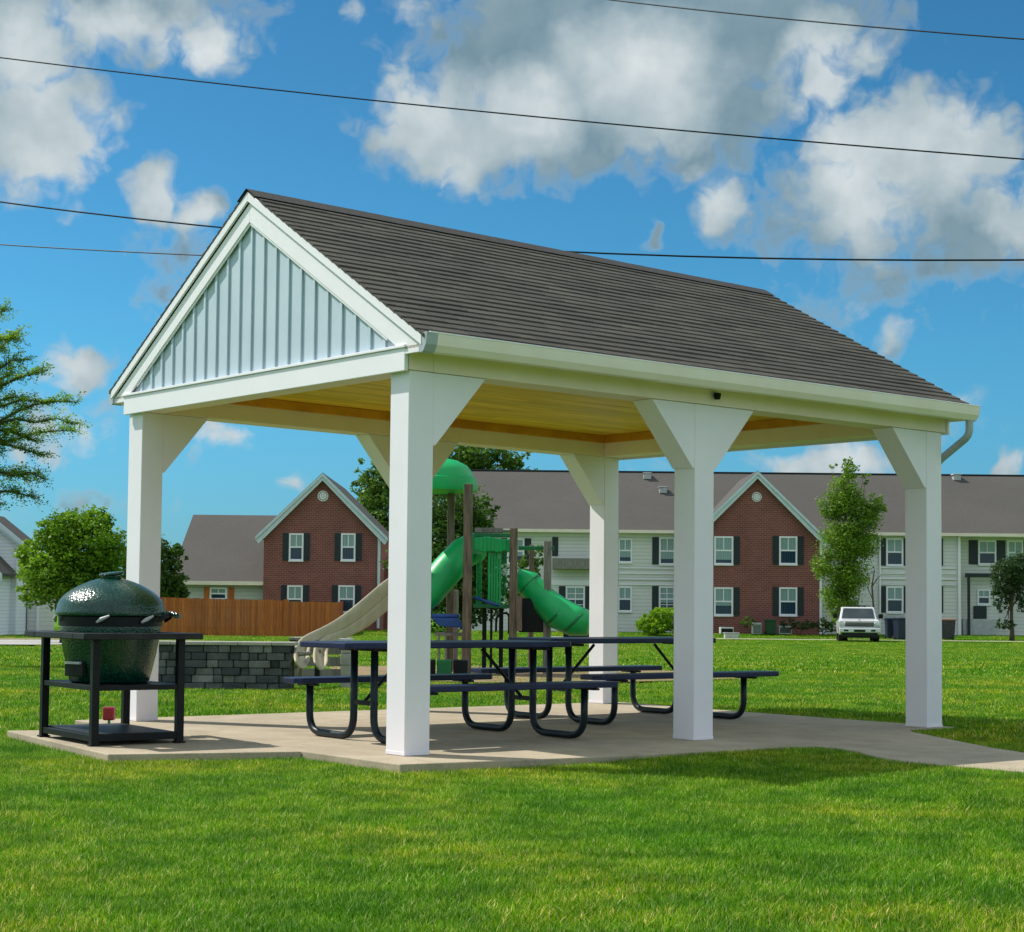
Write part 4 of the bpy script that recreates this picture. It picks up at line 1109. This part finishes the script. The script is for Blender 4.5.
# honey locust at left, feathery drooping twigs
d = 30
LT = bgthing('locust_tree', 'feathery locust tree reaching into the picture at the upper left', 'tree', -70, d)
m = MB(); lf = MB(); rnd = random.Random(12)
def lx(u, d_=d): return rr(u,d_)-rr(-70,d)
def lz(v, u, d_=d): return zz(v,u,d_)-ground_z(0,d)
m.tube([(0,0,-.1),(.05,0,1.6),(.0,.1,3.0),(.1,0,4.0),(.15,.1,4.9)], [.17,.14,.11,.08,.03], 10)
def frond(P, dirv, ln):
    n = int(ln/.03)
    dirv = dirv.normalized()
    for i in range(n):
        t = i/n; c = P + dirv*ln*t + Vector((0,0,-.22*ln*t*t))
        for s in (-1,1):
            side = dirv.cross(Vector((0,0,1))).normalized()*s
            side = (side + Vector((rnd.gauss(0,.4), rnd.gauss(0,.4), rnd.gauss(0,.45)))).normalized()
            a = c + side*.012; b_ = c + side*rnd.uniform(.05,.08); w = dirv*rnd.uniform(.010,.016)
            lf.add([a, (a+b_)/2+w, b_, (a+b_)/2-w], [(0,1,2,3)], min(1,max(0,rnd.gauss(.5,.28))))
ends = [(14,332),(34,348),(39,365),(51,372),(63,398),(73,428),(57,425),(35,398),(24,405),(6,370),(4,420),(26,440),(39,455),(45,482),(34,500),(16,480),(1,505),(-5,340),(-20,330),(-10,450),(-30,400),(-2,315),(16,315),(-60,330),(-100,380),(-130,430),(-90,480),(-40,480),(-110,340),(-70,300),(-90,310),(-50,300),(-120,400),(-140,350),(-80,340),(-60,360),(-100,450),(-125,470)]
for (u, v) in ends:
    dy = rnd.uniform(-1.2,1.2); E_ = Vector((lx(u), dy, lz(v,u))); z0 = min(E_.z-.3, rnd.uniform(2.2,4.6)); S0 = Vector((.08,.05,max(1.8,z0)))
    pts = []
    for k in range(8):
        t = k/7; p = S0.lerp(E_, t); p.z += .5*math.sin(PI*t)*.6; p += Vector((rnd.gauss(0,.03), rnd.gauss(0,.05), rnd.gauss(0,.03))); pts.append(p)
    m.tube(pts, [.04*(1-t/7.5)+.004 for t in range(8)], 6)
    for k in range(2, 8):
        for _ in range(17 if k > 2 else 5):
            P = pts[k].lerp(pts[k-1], rnd.random()); dv = (pts[-1]-pts[0]).normalized()*.7+Vector((rnd.gauss(0,.7), rnd.gauss(0,.7), rnd.gauss(.0,.45)))
            ln = rnd.uniform(.14,.38); m.tube([P, P+dv.normalized()*ln*.5], [.006,.003], 4)
            frond(P, dv, ln)
m.build('trunk', M['bark'], LT, smooth='all'); lf.build('crown', M['leaf_locust'], LT)

# ------------------------------------------------------------------ truck
CT = bgthing('pickup_truck', 'silver pickup truck parked facing the lawn in front of the light green tree', 'truck', 860, 80.5, rot=math.radians(-9))
w = .93
m = MB()
side = [(0,.42),(.08,.36),(.7,.34),(5.0,.40),(5.1,.55),(5.1,1.02),(3.2,1.04),(1.55,1.10),(.25,1.03),(.02,.88)]
m.prism(side, 'x', -w, w); body = m.build('body', M['car'], CT, bevel=.06, seg=3)
m = MB()
cab0 = [(-w+.04,1.45,1.08),(w-.04,1.45,1.08),(w-.04,3.3,1.06),(-w+.04,3.3,1.06)]; cab1 = [(-w+.17,2.0,1.66),(w-.17,2.0,1.66),(w-.17,3.1,1.66),(-w+.17,3.1,1.66)]
m.add(cab0+cab1, [(3,2,1,0),(4,5,6,7),(0,1,5,4),(1,2,6,5),(2,3,7,6),(3,0,4,7)]); m.build('cab', M['car'], CT, bevel=.05, seg=3)
m = MB(); def_ = .02
m.add([(-w+.16,1.50,1.13),(w-.16,1.50,1.13),(w-.25,1.925,1.60),(-w+.25,1.925,1.60)], [(0,1,2,3)]); ws = m.build('windshield', M['carglass'], CT)
md = ws.modifiers.new('s','SOLIDIFY'); md.thickness = -.03; md.offset = 1
ws.location = (0,-.03,.0)
for s in (-1,1):
    m = MB(); m.add([(s*(w-.03),1.75,1.13),(s*(w-.03),3.15,1.12),(s*(w-.145),3.0,1.58),(s*(w-.145),2.1,1.58)], [(0,1,2,3)]); o = m.build('side_window', M['carglass'], CT); md = o.modifiers.new('s','SOLIDIFY'); md.thickness = .02; md.offset = 0
    m = MB(); m.box(s*(w+.02)-.0, s*(w+.24), 1.62, 1.72, 1.12, 1.34); m.build('mirror', M['black'], CT, bevel=.03)
    m = MB(); m.box(s*.84-.13, s*.84+.09 if s > 0 else s*.84+.13, -.045, .06, .80, .98); m.build('headlight', M['lamp'], CT, bevel=.03)
    m = MB(); m.box(s*.84-.10, s*.84+.10, -.04, .06, .70, .785); m.build('turn_signal', M['vent'], CT, bevel=.02)
    for yy in (.95, 4.15):
        whl = MB(); Mx = Matrix.Translation((s*(w-.12),yy,.36)) @ Matrix.Rotation(math.radians(90),4,'Y')
        whl.lathe([(.20,-.13),(.33,-.13),(.36,-.09),(.36,.09),(.33,.13),(.20,.13)], seg=24, M=Mx); wh = whl.build('wheel', M['rubber'], CT, smooth=True)
        rm = MB(); rm.lathe([(.0,-.11),(.20,-.12),(.20,.12),(.0,.11)], seg=16, M=Mx); rm.build('rim', M['chrome'], wh, smooth=True)
m = MB(); m.box(-.66,.66,-.05,.05,.755,.955); gg_ = m.build('grille', M['black'], CT, bevel=.015)
m = MB()
for k in range(3): m.box(-.68,.68,-.066,-.051,.815+k*.06,.827+k*.06)
m.box(-.70,.70,-.07,-.02,.962,.985); m.build('grille_bar', M['chrome'], gg_)
m = MB(); m.box(-w-.01,w+.01,-.16,.12,.47,.68); bpr = m.build('front_bumper', M['car'], CT, bevel=.04, seg=3)
m = MB(); m.box(-.26,.26,-.175,-.161,.50,.60); m.build('plate', M['black'], bpr)
for s in (-1,1):
    m = MB(); m.box(s*.62-.10, s*.62+.10, -.172, -.16, .52, .60); m.build('fog_light', M['black'], bpr, bevel=.01)
m = MB(); m.tube([(-.35,1.46,1.12),(.12,1.74,1.36)], .012, 6); m.build('wiper', M['black'], CT)
m = MB(); m.box(-.90,.90,-.028,.02,.985,1.0); m.box(-.012,.012,.02,1.5,1.045,1.075); m.build('hood_seam', M['rubber'], CT)
for s in (-1,1):
    m = MB(); m.box(s*.935-.012, s*.935+.012, 1.9, 1.915, .5, 1.08); m.build('door_seam', M['rubber'], CT)
m = MB(); m.box(-w+.1,w-.1,-.05,.2,.28,.45); m.build('air_dam', M['rubber'], CT, bevel=.02)
m = MB(); m.box(-w+.15,w-.15,-.0,4.9,.22,.40); m.build('chassis', M['rubber'], CT)
m = MB()
for x in (-.3,.05,.35): m.box(x-.04,x+.04,2.2,2.3,1.66,1.74)
m.box(-.55,.55,2.18,2.24,1.70,1.73); m.build('roof_rack', M['black'], CT, bevel=.01)

# ------------------------------------------------------------------ bins and yard objects near the buildings
def wheelie(label, u, d, h, wd_, body_m, lid_m, rot=0):
    b = bgthing('wheelie_bin', label, 'bin', u, d, rot=rot)
    m = MB(); n = wd_/2
    m.add([(-n*.85,-n*.8,.06),(n*.85,-n*.8,.06),(n*.85,n*.8,.06),(-n*.85,n*.8,.06),(-n,-n,h),(n,-n,h),(n,n,h),(-n,n,h)], [(3,2,1,0),(4,5,6,7),(0,1,5,4),(1,2,6,5),(2,3,7,6),(3,0,4,7)])
    m.build('bin_body', M[body_m], b, bevel=.03)
    m = MB(); m.prism([(-n-.04,h),(n+.04,h),(n+.04,h+.05),(n*.5,h+.10),(-n-.04,h+.07)], 'x', -n-.03, n+.03); m.build('lid', M[lid_m], b, bevel=.02)
    for s in (-1,1):
        m = MB(); m.lathe([(0,-.03),(.11,-.03),(.11,.03),(0,.03)], seg=14, M=Matrix.Translation((s*n*.9,n*.75,.11)) @ Matrix.Rotation(PI/2,4,'Y')); m.build('wheel', M['rubber'], b)
    m = MB(); m.tube([(-n*.7,n+.08,h-.02),(n*.7,n+.08,h-.02)], .02, 8); m.build('handle', M['rubber'], b)
wheelie('navy blue wheeled bin on the grass left of the right front post', 892, 89, 1.0, .62, 'bin_blue', 'bin_blue')
wheelie('navy blue wheeled bin standing closest to the right front post', 901, 88, 1.05, .6, 'bin_blue', 'bin_blue', .3)
wheelie('dark bin with brown lid just right of the right front post', 947.5, 88.5, 1.0, .7, 'bin_dark', 'bin_lid')
wheelie('green lidded bin against the brick wall of the gable', 771, 91.5, .75, .55, 'bin_green', 'bin_green')
def acunit(label, u, d, w_, h):
    a = bgthing('air_conditioner', label, 'air conditioner', u, d)
    m = MB(); m.box(-w_/2, w_/2, -w_/2, w_/2, .05, h); m.build('casing', M['concrete_white'], a, bevel=.03)
    m = MB()
    for k in range(7): m.box(-w_/2+.05, w_/2-.05, -w_/2-.012, -w_/2-.002, .12+k*(h-.2)/7, .15+k*(h-.2)/7)
    m.build('louvre', M['black'], a)
    m = MB(); m.lathe([(0,h),(w_*.4,h+.01),(w_*.38,h+.04),(0,h+.05)], seg=18); m.build('fan_grille', M['black'], a)
acunit('pale air conditioning unit left of the green lidded bin', 757, 91.8, .5, .65)
acunit('squat air conditioning unit right of the green lidded bin', 785, 91.8, .7, .5)
acunit('small pale box unit at the left foot of the brick gable', 727, 91.6, .7, .4)
UT = bgthing('utility_box', 'low pale utility box set in the grass in front of the brick gable', 'utility box', 732, 86.6)
m = MB(); m.box(-.35,.35,-.25,.25,0,.28); m.build('box_body', M['concrete_white'], UT, bevel=.03); m = MB(); m.box(-.38,.38,-.28,.28,.281,.33); m.build('box_lid', M['vent'], UT, bevel=.01)
LP = bgthing('bare_sapling', 'thin bare dark sapling stem rising behind the silver truck', 'tree', 873, 84)
m = MB(); m.tube([(0,0,-.05),(.05,0,1.6),(-.03,0,2.7),(.1,0,3.5)], [.06,.05,.04,.02], 8); m.tube([(0,0,2.7),(.25,0,3.1),(.45,0,3.25)], [.03,.02,.008], 6); m.tube([(.03,0,2.0),(-.2,0,2.5),(-.25,0,2.9)], [.025,.02,.008], 6); m.build('trunk', M['bark'], LP, smooth='all')

# ------------------------------------------------------------------ overhead wires
def wire(label, pa, pb, sag, th, dl=44, dr=36):
    (ua, va), (ub, vb) = pa, pb
    A = Vector(R2W(rr(ua,dl), dl, zz(va,ua,dl))); Bp = Vector(R2W(rr(ub,dr), dr, zz(vb,ub,dr)))
    dv = Bp-A; pts = []; m = MB()
    for k in range(61):
        t = -1.6+4.2*k/60; p = A+dv*t; p.z += sag*((t-.5)**2-.25)*4; pts.append(p)
    m.tube(pts, th, 6, cap=True); o = m.build('power_line', M['black'], smooth='all')
    tag(o, label, 'power line', 'overhead power lines')
wire('short stretch of black overhead wire crossing the top right corner', (600,-1), (1024,39), .06, .016)
wire('long black overhead wire crossing the sky above the roof ridge', (0,59), (1024,159), .14, .017)
wire('black overhead wire third from the top meeting the roof ridge', (0,203), (1024,260), .42, .02)
UP = bgthing('utility_pole', 'brown wooden utility pole standing behind the pavilion', 'utility pole', 404, 40)
pzt = zz(262, 404, 40)-ground_z(0,40)
m = MB(); m.tube([(0,0,-.1),(0,0,pzt*.5),(0,0,pzt+.12)], [.13,.12,.10], 12); m.build('pole', M['bark'], UP, smooth='all')
m = MB(); m.tube([(-.05,0,pzt),(-.14,0,pzt)], .03, 8); m.build('insulator', M['black'], UP)
A = Vector(R2W(rr(0,48), 48, zz(245,0,48))); Bp = Vector(R2W(rr(404,40)-.14, 40, zz(262,404,40)))
pts = []
for k in range(50):
    t = -1.5+2.5*k/49; p = A+(Bp-A)*t; p.z += .05*((t-.5)**2-.25)*4; pts.append(p)
m = MB(); m.tube(pts, .016, 6); tag(m.build('power_line', M['black'], smooth='all'), 'lowest black overhead wire ending behind the gable peak', 'power line', 'overhead power lines')

# ------------------------------------------------------------------ light, sky
SUN = Vector((-.41,.75,1.0)).normalized()
ld = bpy.data.lights.new('sun', 'SUN'); ld.energy = 5.0; ld.angle = math.radians(.5); ld.color = (1.0,.955,.88)
lo = bpy.data.objects.new('sun', ld); COL.objects.link(lo); lo.rotation_euler = SUN.to_track_quat('Z','Y').to_euler(); lo.location = (0,0,30)
wd_ = bpy.data.worlds.new('World'); sc.world = wd_; wd_.use_nodes = True
nt = wd_.node_tree; bg = nt.nodes['Background']; bg.inputs[1].default_value = .1
sky = N(nt, 'ShaderNodeTexSky', sky_type='NISHITA'); sky.sun_disc = False
sky.sun_elevation = math.asin(SUN.z); sky.sun_rotation = math.atan2(SUN.x, SUN.y); sky.air_density = 1.0; sky.dust_density = .6; sky.ozone_density = 2.5
tint = mixc(nt, 1.0, sky.outputs[0], (.32,.92,1.16), 'MULTIPLY')
tc = N(nt, 'ShaderNodeTexCoord'); sp = N(nt, 'ShaderNodeSeparateXYZ'); L(nt, tc.outputs['Generated'], sp.inputs[0])
def mth(op, a, b=None, c=None, clamp=False, T=None):
    T = T or nt
    n = T.nodes.new('ShaderNodeMath'); n.operation = op; n.use_clamp = clamp
    for i, v in enumerate((a, b, c)):
        if v is None: continue
        if isinstance(v, (int, float)): n.inputs[i].default_value = v
        else: T.links.new(v, n.inputs[i])
    return n.outputs[0]
azm = mth('SUBTRACT', mth('ARCTAN2', sp.outputs[0], sp.outputs[1]), YAW)
# wrap to -pi..pi
azm = mth('WRAP', azm, PI, -PI)
elv = mth('ARCSINE', sp.outputs[2])
cb = N(nt, 'ShaderNodeCombineXYZ'); L(nt, azm, cb.inputs[0]); L(nt, elv, cb.inputs[1])
# cloud density node group on (azimuth, elevation)
cg = bpy.data.node_groups.new('cloud_density', 'ShaderNodeTree')
cg.interface.new_socket('P', in_out='INPUT', socket_type='NodeSocketVector'); cg.interface.new_socket('D', in_out='OUTPUT', socket_type='NodeSocketFloat')
gi = cg.nodes.new('NodeGroupInput'); go = cg.nodes.new('NodeGroupOutput')
def A_(u): return math.atan((u-512)/F)
def E2(v, u=512): return math.atan((607.7+(u-512)*.0098-v)/F*math.cos(A_(u)))
blobs = [ # cx, cy, rx, ry (photo pixels), weight
 (120,-12,150,62,1.0),(195,22,52,50,.85),(20,130,88,78,.95),(60,95,60,40,.7),(-20,30,110,60,.9),
 (150,190,36,34,.85),(190,208,34,32,.85),(176,262,52,62,.42),
 (640,28,265,75,1.4),(600,100,230,70,1.2),(440,130,95,62,.95),(560,125,140,62,1.0),(690,110,130,80,.9),(820,70,50,48,.7),(770,20,95,50,.8),(400,90,50,50,.6),
 (900,140,115,66,1.0),(970,150,65,62,.9),(870,205,125,80,.75),(980,215,90,75,.9),(880,270,110,70,.5),(1050,220,60,90,.8),(722,202,42,36,.72),(760,190,30,28,.4),
 (75,368,48,34,.7),(50,440,70,60,.42),(100,400,40,40,.3),(215,438,44,24,.5),(225,385,30,30,.15),(294,484,26,16,.5),(970,398,36,16,.35),(1004,466,24,16,.75),(885,335,46,22,.42),(650,232,12,14,.45),(840,460,90,26,.5),(930,440,70,30,.3),(265,3,26,14,.3),(350,0,30,18,.35),(60,500,90,34,.35),(560,455,60,20,.2)]
spn = cg.nodes.new('ShaderNodeSeparateXYZ'); cg.links.new(gi.outputs[0], spn.inputs[0])
# domain warp
nw = cg.nodes.new('ShaderNodeTexNoise'); nw.noise_dimensions = '2D'; nw.inputs['Scale'].default_value = 30; nw.inputs['Detail'].default_value = 2; nw.inputs['Roughness'].default_value = .55; cg.links.new(gi.outputs[0], nw.inputs['Vector'])
vs_ = cg.nodes.new('ShaderNodeVectorMath'); vs_.operation = 'SUBTRACT'; cg.links.new(nw.outputs['Color'], vs_.inputs[0]); vs_.inputs[1].default_value = (.5,.5,.5)
vm = cg.nodes.new('ShaderNodeVectorMath'); vm.operation = 'SCALE'; vm.inputs['Scale'].default_value = .028; cg.links.new(vs_.outputs[0], vm.inputs[0])
va = cg.nodes.new('ShaderNodeVectorMath'); va.operation = 'ADD'; cg.links.new(gi.outputs[0], va.inputs[0]); cg.links.new(vm.outputs[0], va.inputs[1])
cur = None
for (cx, cy, rx, ry, wgt) in blobs:
    s1 = cg.nodes.new('ShaderNodeVectorMath'); s1.operation = 'SUBTRACT'; cg.links.new(va.outputs[0], s1.inputs[0]); s1.inputs[1].default_value = (A_(cx), E2(cy, cx), 0)
    s2 = cg.nodes.new('ShaderNodeVectorMath'); s2.operation = 'MULTIPLY'; cg.links.new(s1.outputs[0], s2.inputs[0]); s2.inputs[1].default_value = (F/rx, F/ry, 0)
    s3 = cg.nodes.new('ShaderNodeVectorMath'); s3.operation = 'LENGTH'; cg.links.new(s2.outputs[0], s3.inputs[0])
    e = mth('MULTIPLY', mth('SUBTRACT', 1.12, s3.outputs['Value'], T=cg), wgt, T=cg)
    e = mth('MINIMUM', e, wgt*.9, T=cg)
    cur = e if cur is None else mth('SMOOTH_MAX', cur, e, .12, T=cg)
# generic dense clouds made up for the unseen sky, adding neutral fill
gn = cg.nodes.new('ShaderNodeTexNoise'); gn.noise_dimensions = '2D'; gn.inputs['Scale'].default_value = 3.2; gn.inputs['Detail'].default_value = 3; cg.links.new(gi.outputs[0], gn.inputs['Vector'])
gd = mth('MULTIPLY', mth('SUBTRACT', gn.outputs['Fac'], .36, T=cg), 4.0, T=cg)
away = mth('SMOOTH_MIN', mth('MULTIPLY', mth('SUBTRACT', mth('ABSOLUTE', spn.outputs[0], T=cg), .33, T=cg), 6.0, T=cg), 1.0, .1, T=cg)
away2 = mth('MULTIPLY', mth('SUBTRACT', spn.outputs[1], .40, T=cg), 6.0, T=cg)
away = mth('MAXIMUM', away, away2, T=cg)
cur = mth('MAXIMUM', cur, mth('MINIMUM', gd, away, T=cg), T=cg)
n1 = cg.nodes.new('ShaderNodeTexNoise'); n1.noise_dimensions = '2D'; n1.inputs['Scale'].default_value = 20; n1.inputs['Detail'].default_value = 9; n1.inputs['Roughness'].default_value = .60
cg.links.new(gi.outputs[0], n1.inputs['Vector'])
dn = mth('ADD', cur, mth('MULTIPLY', mth('SUBTRACT', n1.outputs['Fac'], .5, T=cg), .80, T=cg), T=cg)
vo = cg.nodes.new('ShaderNodeTexVoronoi'); vo.voronoi_dimensions = '2D'; vo.feature = 'SMOOTH_F1'; vo.inputs['Scale'].default_value = 42; vo.inputs['Detail'].default_value = 3; vo.inputs['Roughness'].default_value = .55; vo.inputs['Smoothness'].default_value = .35
cg.links.new(va.outputs[0], vo.inputs['Vector'])
dn = mth('ADD', dn, mth('MULTIPLY', mth('SUBTRACT', .84, vo.outputs['Distance'], T=cg), .38, T=cg), T=cg)
cg.links.new(dn, go.inputs[0])
def dens(off=(0,0,0), sc2=None):
    g1 = nt.nodes.new('ShaderNodeGroup'); g1.node_tree = cg
    v = nt.nodes.new('ShaderNodeVectorMath'); v.operation = 'ADD'; L(nt, cb.outputs[0], v.inputs[0]); v.inputs[1].default_value = off
    L(nt, v.outputs[0], g1.inputs[0]); return g1.outputs[0]
d0 = dens()
def sstep(x, a, b):
    r = nt.nodes.new('ShaderNodeMapRange'); r.interpolation_type = 'SMOOTHSTEP'; r.inputs[1].default_value = a; r.inputs[2].default_value = b
    L(nt, x, r.inputs[0]); return r.outputs[0]
mask = sstep(d0, .10, .62)
wn = N(nt, 'ShaderNodeTexNoise', noise_dimensions='2D'); wn.inputs['Scale'].default_value = 18; wn.inputs['Detail'].default_value = 4; wn.inputs['Roughness'].default_value = .6; L(nt, cb.outputs[0], wn.inputs['Vector'])
w1 = nt.nodes.new('ShaderNodeVectorMath'); w1.operation = 'MULTIPLY_ADD'; L(nt, wn.outputs['Color'], w1.inputs[0]); w1.inputs[1].default_value = (.05,.05,0); w1.inputs[2].default_value = (-.025,-.025,0)
w2 = nt.nodes.new('ShaderNodeVectorMath'); w2.operation = 'ADD'; L(nt, cb.outputs[0], w2.inputs[0]); L(nt, w1.outputs[0], w2.inputs[1])
# sunlit shoulders of the cumulus, grey bodies elsewhere
loc_n = N(nt, 'ShaderNodeTexNoise', noise_dimensions='2D'); loc_n.inputs['Scale'].default_value = 24; loc_n.inputs['Detail'].default_value = 5; L(nt, cb.outputs[0], loc_n.inputs['Vector'])
bright = [(55,150,85,90),(15,60,60,50),(190,35,60,40),(100,20,60,25),(160,185,36,34),(195,212,30,28),(440,130,80,55),(395,90,40,50),(520,100,60,40),(640,70,70,55),(650,115,60,35),(825,65,45,50),
          (900,125,90,55),(968,150,50,50),(860,180,60,60),(1015,195,30,40),(720,203,36,32),(80,370,60,40),(215,438,50,30),(294,484,30,20),(970,398,40,20),(1004,466,30,22),(885,335,50,26),(840,460,110,30),(390,5,40,25),(350,0,30,20),(50,440,80,50)]
bb = None
for (cx, cy, rx, ry) in bright:
    s1 = nt.nodes.new('ShaderNodeVectorMath'); s1.operation = 'SUBTRACT'; L(nt, w2.outputs[0], s1.inputs[0]); s1.inputs[1].default_value = (A_(cx), E2(cy, cx), 0)
    s2 = nt.nodes.new('ShaderNodeVectorMath'); s2.operation = 'MULTIPLY'; L(nt, s1.outputs[0], s2.inputs[0]); s2.inputs[1].default_value = (F/rx, F/ry, 0)
    s3 = nt.nodes.new('ShaderNodeVectorMath'); s3.operation = 'DOT_PRODUCT'; L(nt, s2.outputs[0], s3.inputs[0]); L(nt, s2.outputs[0], s3.inputs[1])
    bb = s3.outputs['Value'] if bb is None else mth('SMOOTH_MIN', bb, s3.outputs['Value'], .8)
fill_b = mth('MULTIPLY', mth('SUBTRACT', mth('ABSOLUTE', azm), .33), 3.0, clamp=True)  # clouds out of view are brightened to add neutral fill light
bb = mth('SUBTRACT', .98, mth('MULTIPLY', bb, .42))
bb = mth('MAXIMUM', bb, fill_b)
lit = mth('ADD', mth('MULTIPLY', mth('MAXIMUM', bb, .12), .85), mth('MULTIPLY', mth('SUBTRACT', loc_n.outputs['Fac'], .5), .75), clamp=True)
lit = mth('MAXIMUM', lit, mth('MULTIPLY', mth('SUBTRACT', 1.0, mask), .7))
ccol = ramp(nt, lit, [(0,(1.8,2.9,3.6)), (.35,(2.9,4.0,4.6)), (.7,(4.7,5.6,6.0)), (1,(6.9,7.5,7.7))])
br = nt.nodes.new('ShaderNodeVectorMath'); br.operation = 'SCALE'; L(nt, ccol, br.inputs[0]); L(nt, mth('ADD', 1.0, mth('MULTIPLY', fill_b, .35)), br.inputs['Scale']); ccol = br.outputs[0]
hz = sstep(elv, -.01, .16)
hi = N(nt, 'ShaderNodeMapRange'); hi.inputs[1].default_value = .12; hi.inputs[2].default_value = .4; hi.inputs[3].default_value = 1; hi.inputs[4].default_value = .80; L(nt, elv, hi.inputs[0])
tv = nt.nodes.new('ShaderNodeVectorMath'); tv.operation = 'SCALE'; L(nt, tint, tv.inputs[0]); L(nt, hi.outputs[0], tv.inputs['Scale']); tint = tv.outputs[0]
skyc = mixc(nt, hz, mixc(nt, 1.0, tint, (1.0,.81,.97), 'MULTIPLY'), tint)
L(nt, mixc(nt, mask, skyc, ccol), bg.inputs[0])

# ------------------------------------------------------------------ camera
cd = bpy.data.cameras.new('camera'); co = bpy.data.objects.new('camera', cd); COL.objects.link(co); sc.camera = co
cd.sensor_width = 36; cd.lens = F/1024*36; cd.shift_y = (CY-466)/1024; cd.clip_end = 3000; cd.clip_start = .1
cp, sp_ = math.cos(PITCH), math.sin(PITCH)
right0 = Vector((CYW,-SY,0)); fwd = Vector((SY*cp, CYW*cp, sp_)); up0 = Vector((-SY*sp_, -CYW*sp_, cp))
rt = right0*math.cos(ROLL)+up0*math.sin(ROLL); up = up0*math.cos(ROLL)-right0*math.sin(ROLL)
mt = Matrix((rt, up, -fwd)).transposed().to_4x4(); mt.translation = Vector(CAM); co.matrix_world = mt
sc.view_settings.view_transform = 'Standard'; sc.view_settings.look = 'None'; sc.view_settings.exposure = 0
sc.cycles.max_bounces = 6; sc.cycles.diffuse_bounces = 3; sc.cycles.transparent_max_bounces = 6
wd_.cycles.sampling_method = 'NONE'
try: sc.cycles.use_denoising = True
except Exception: pass
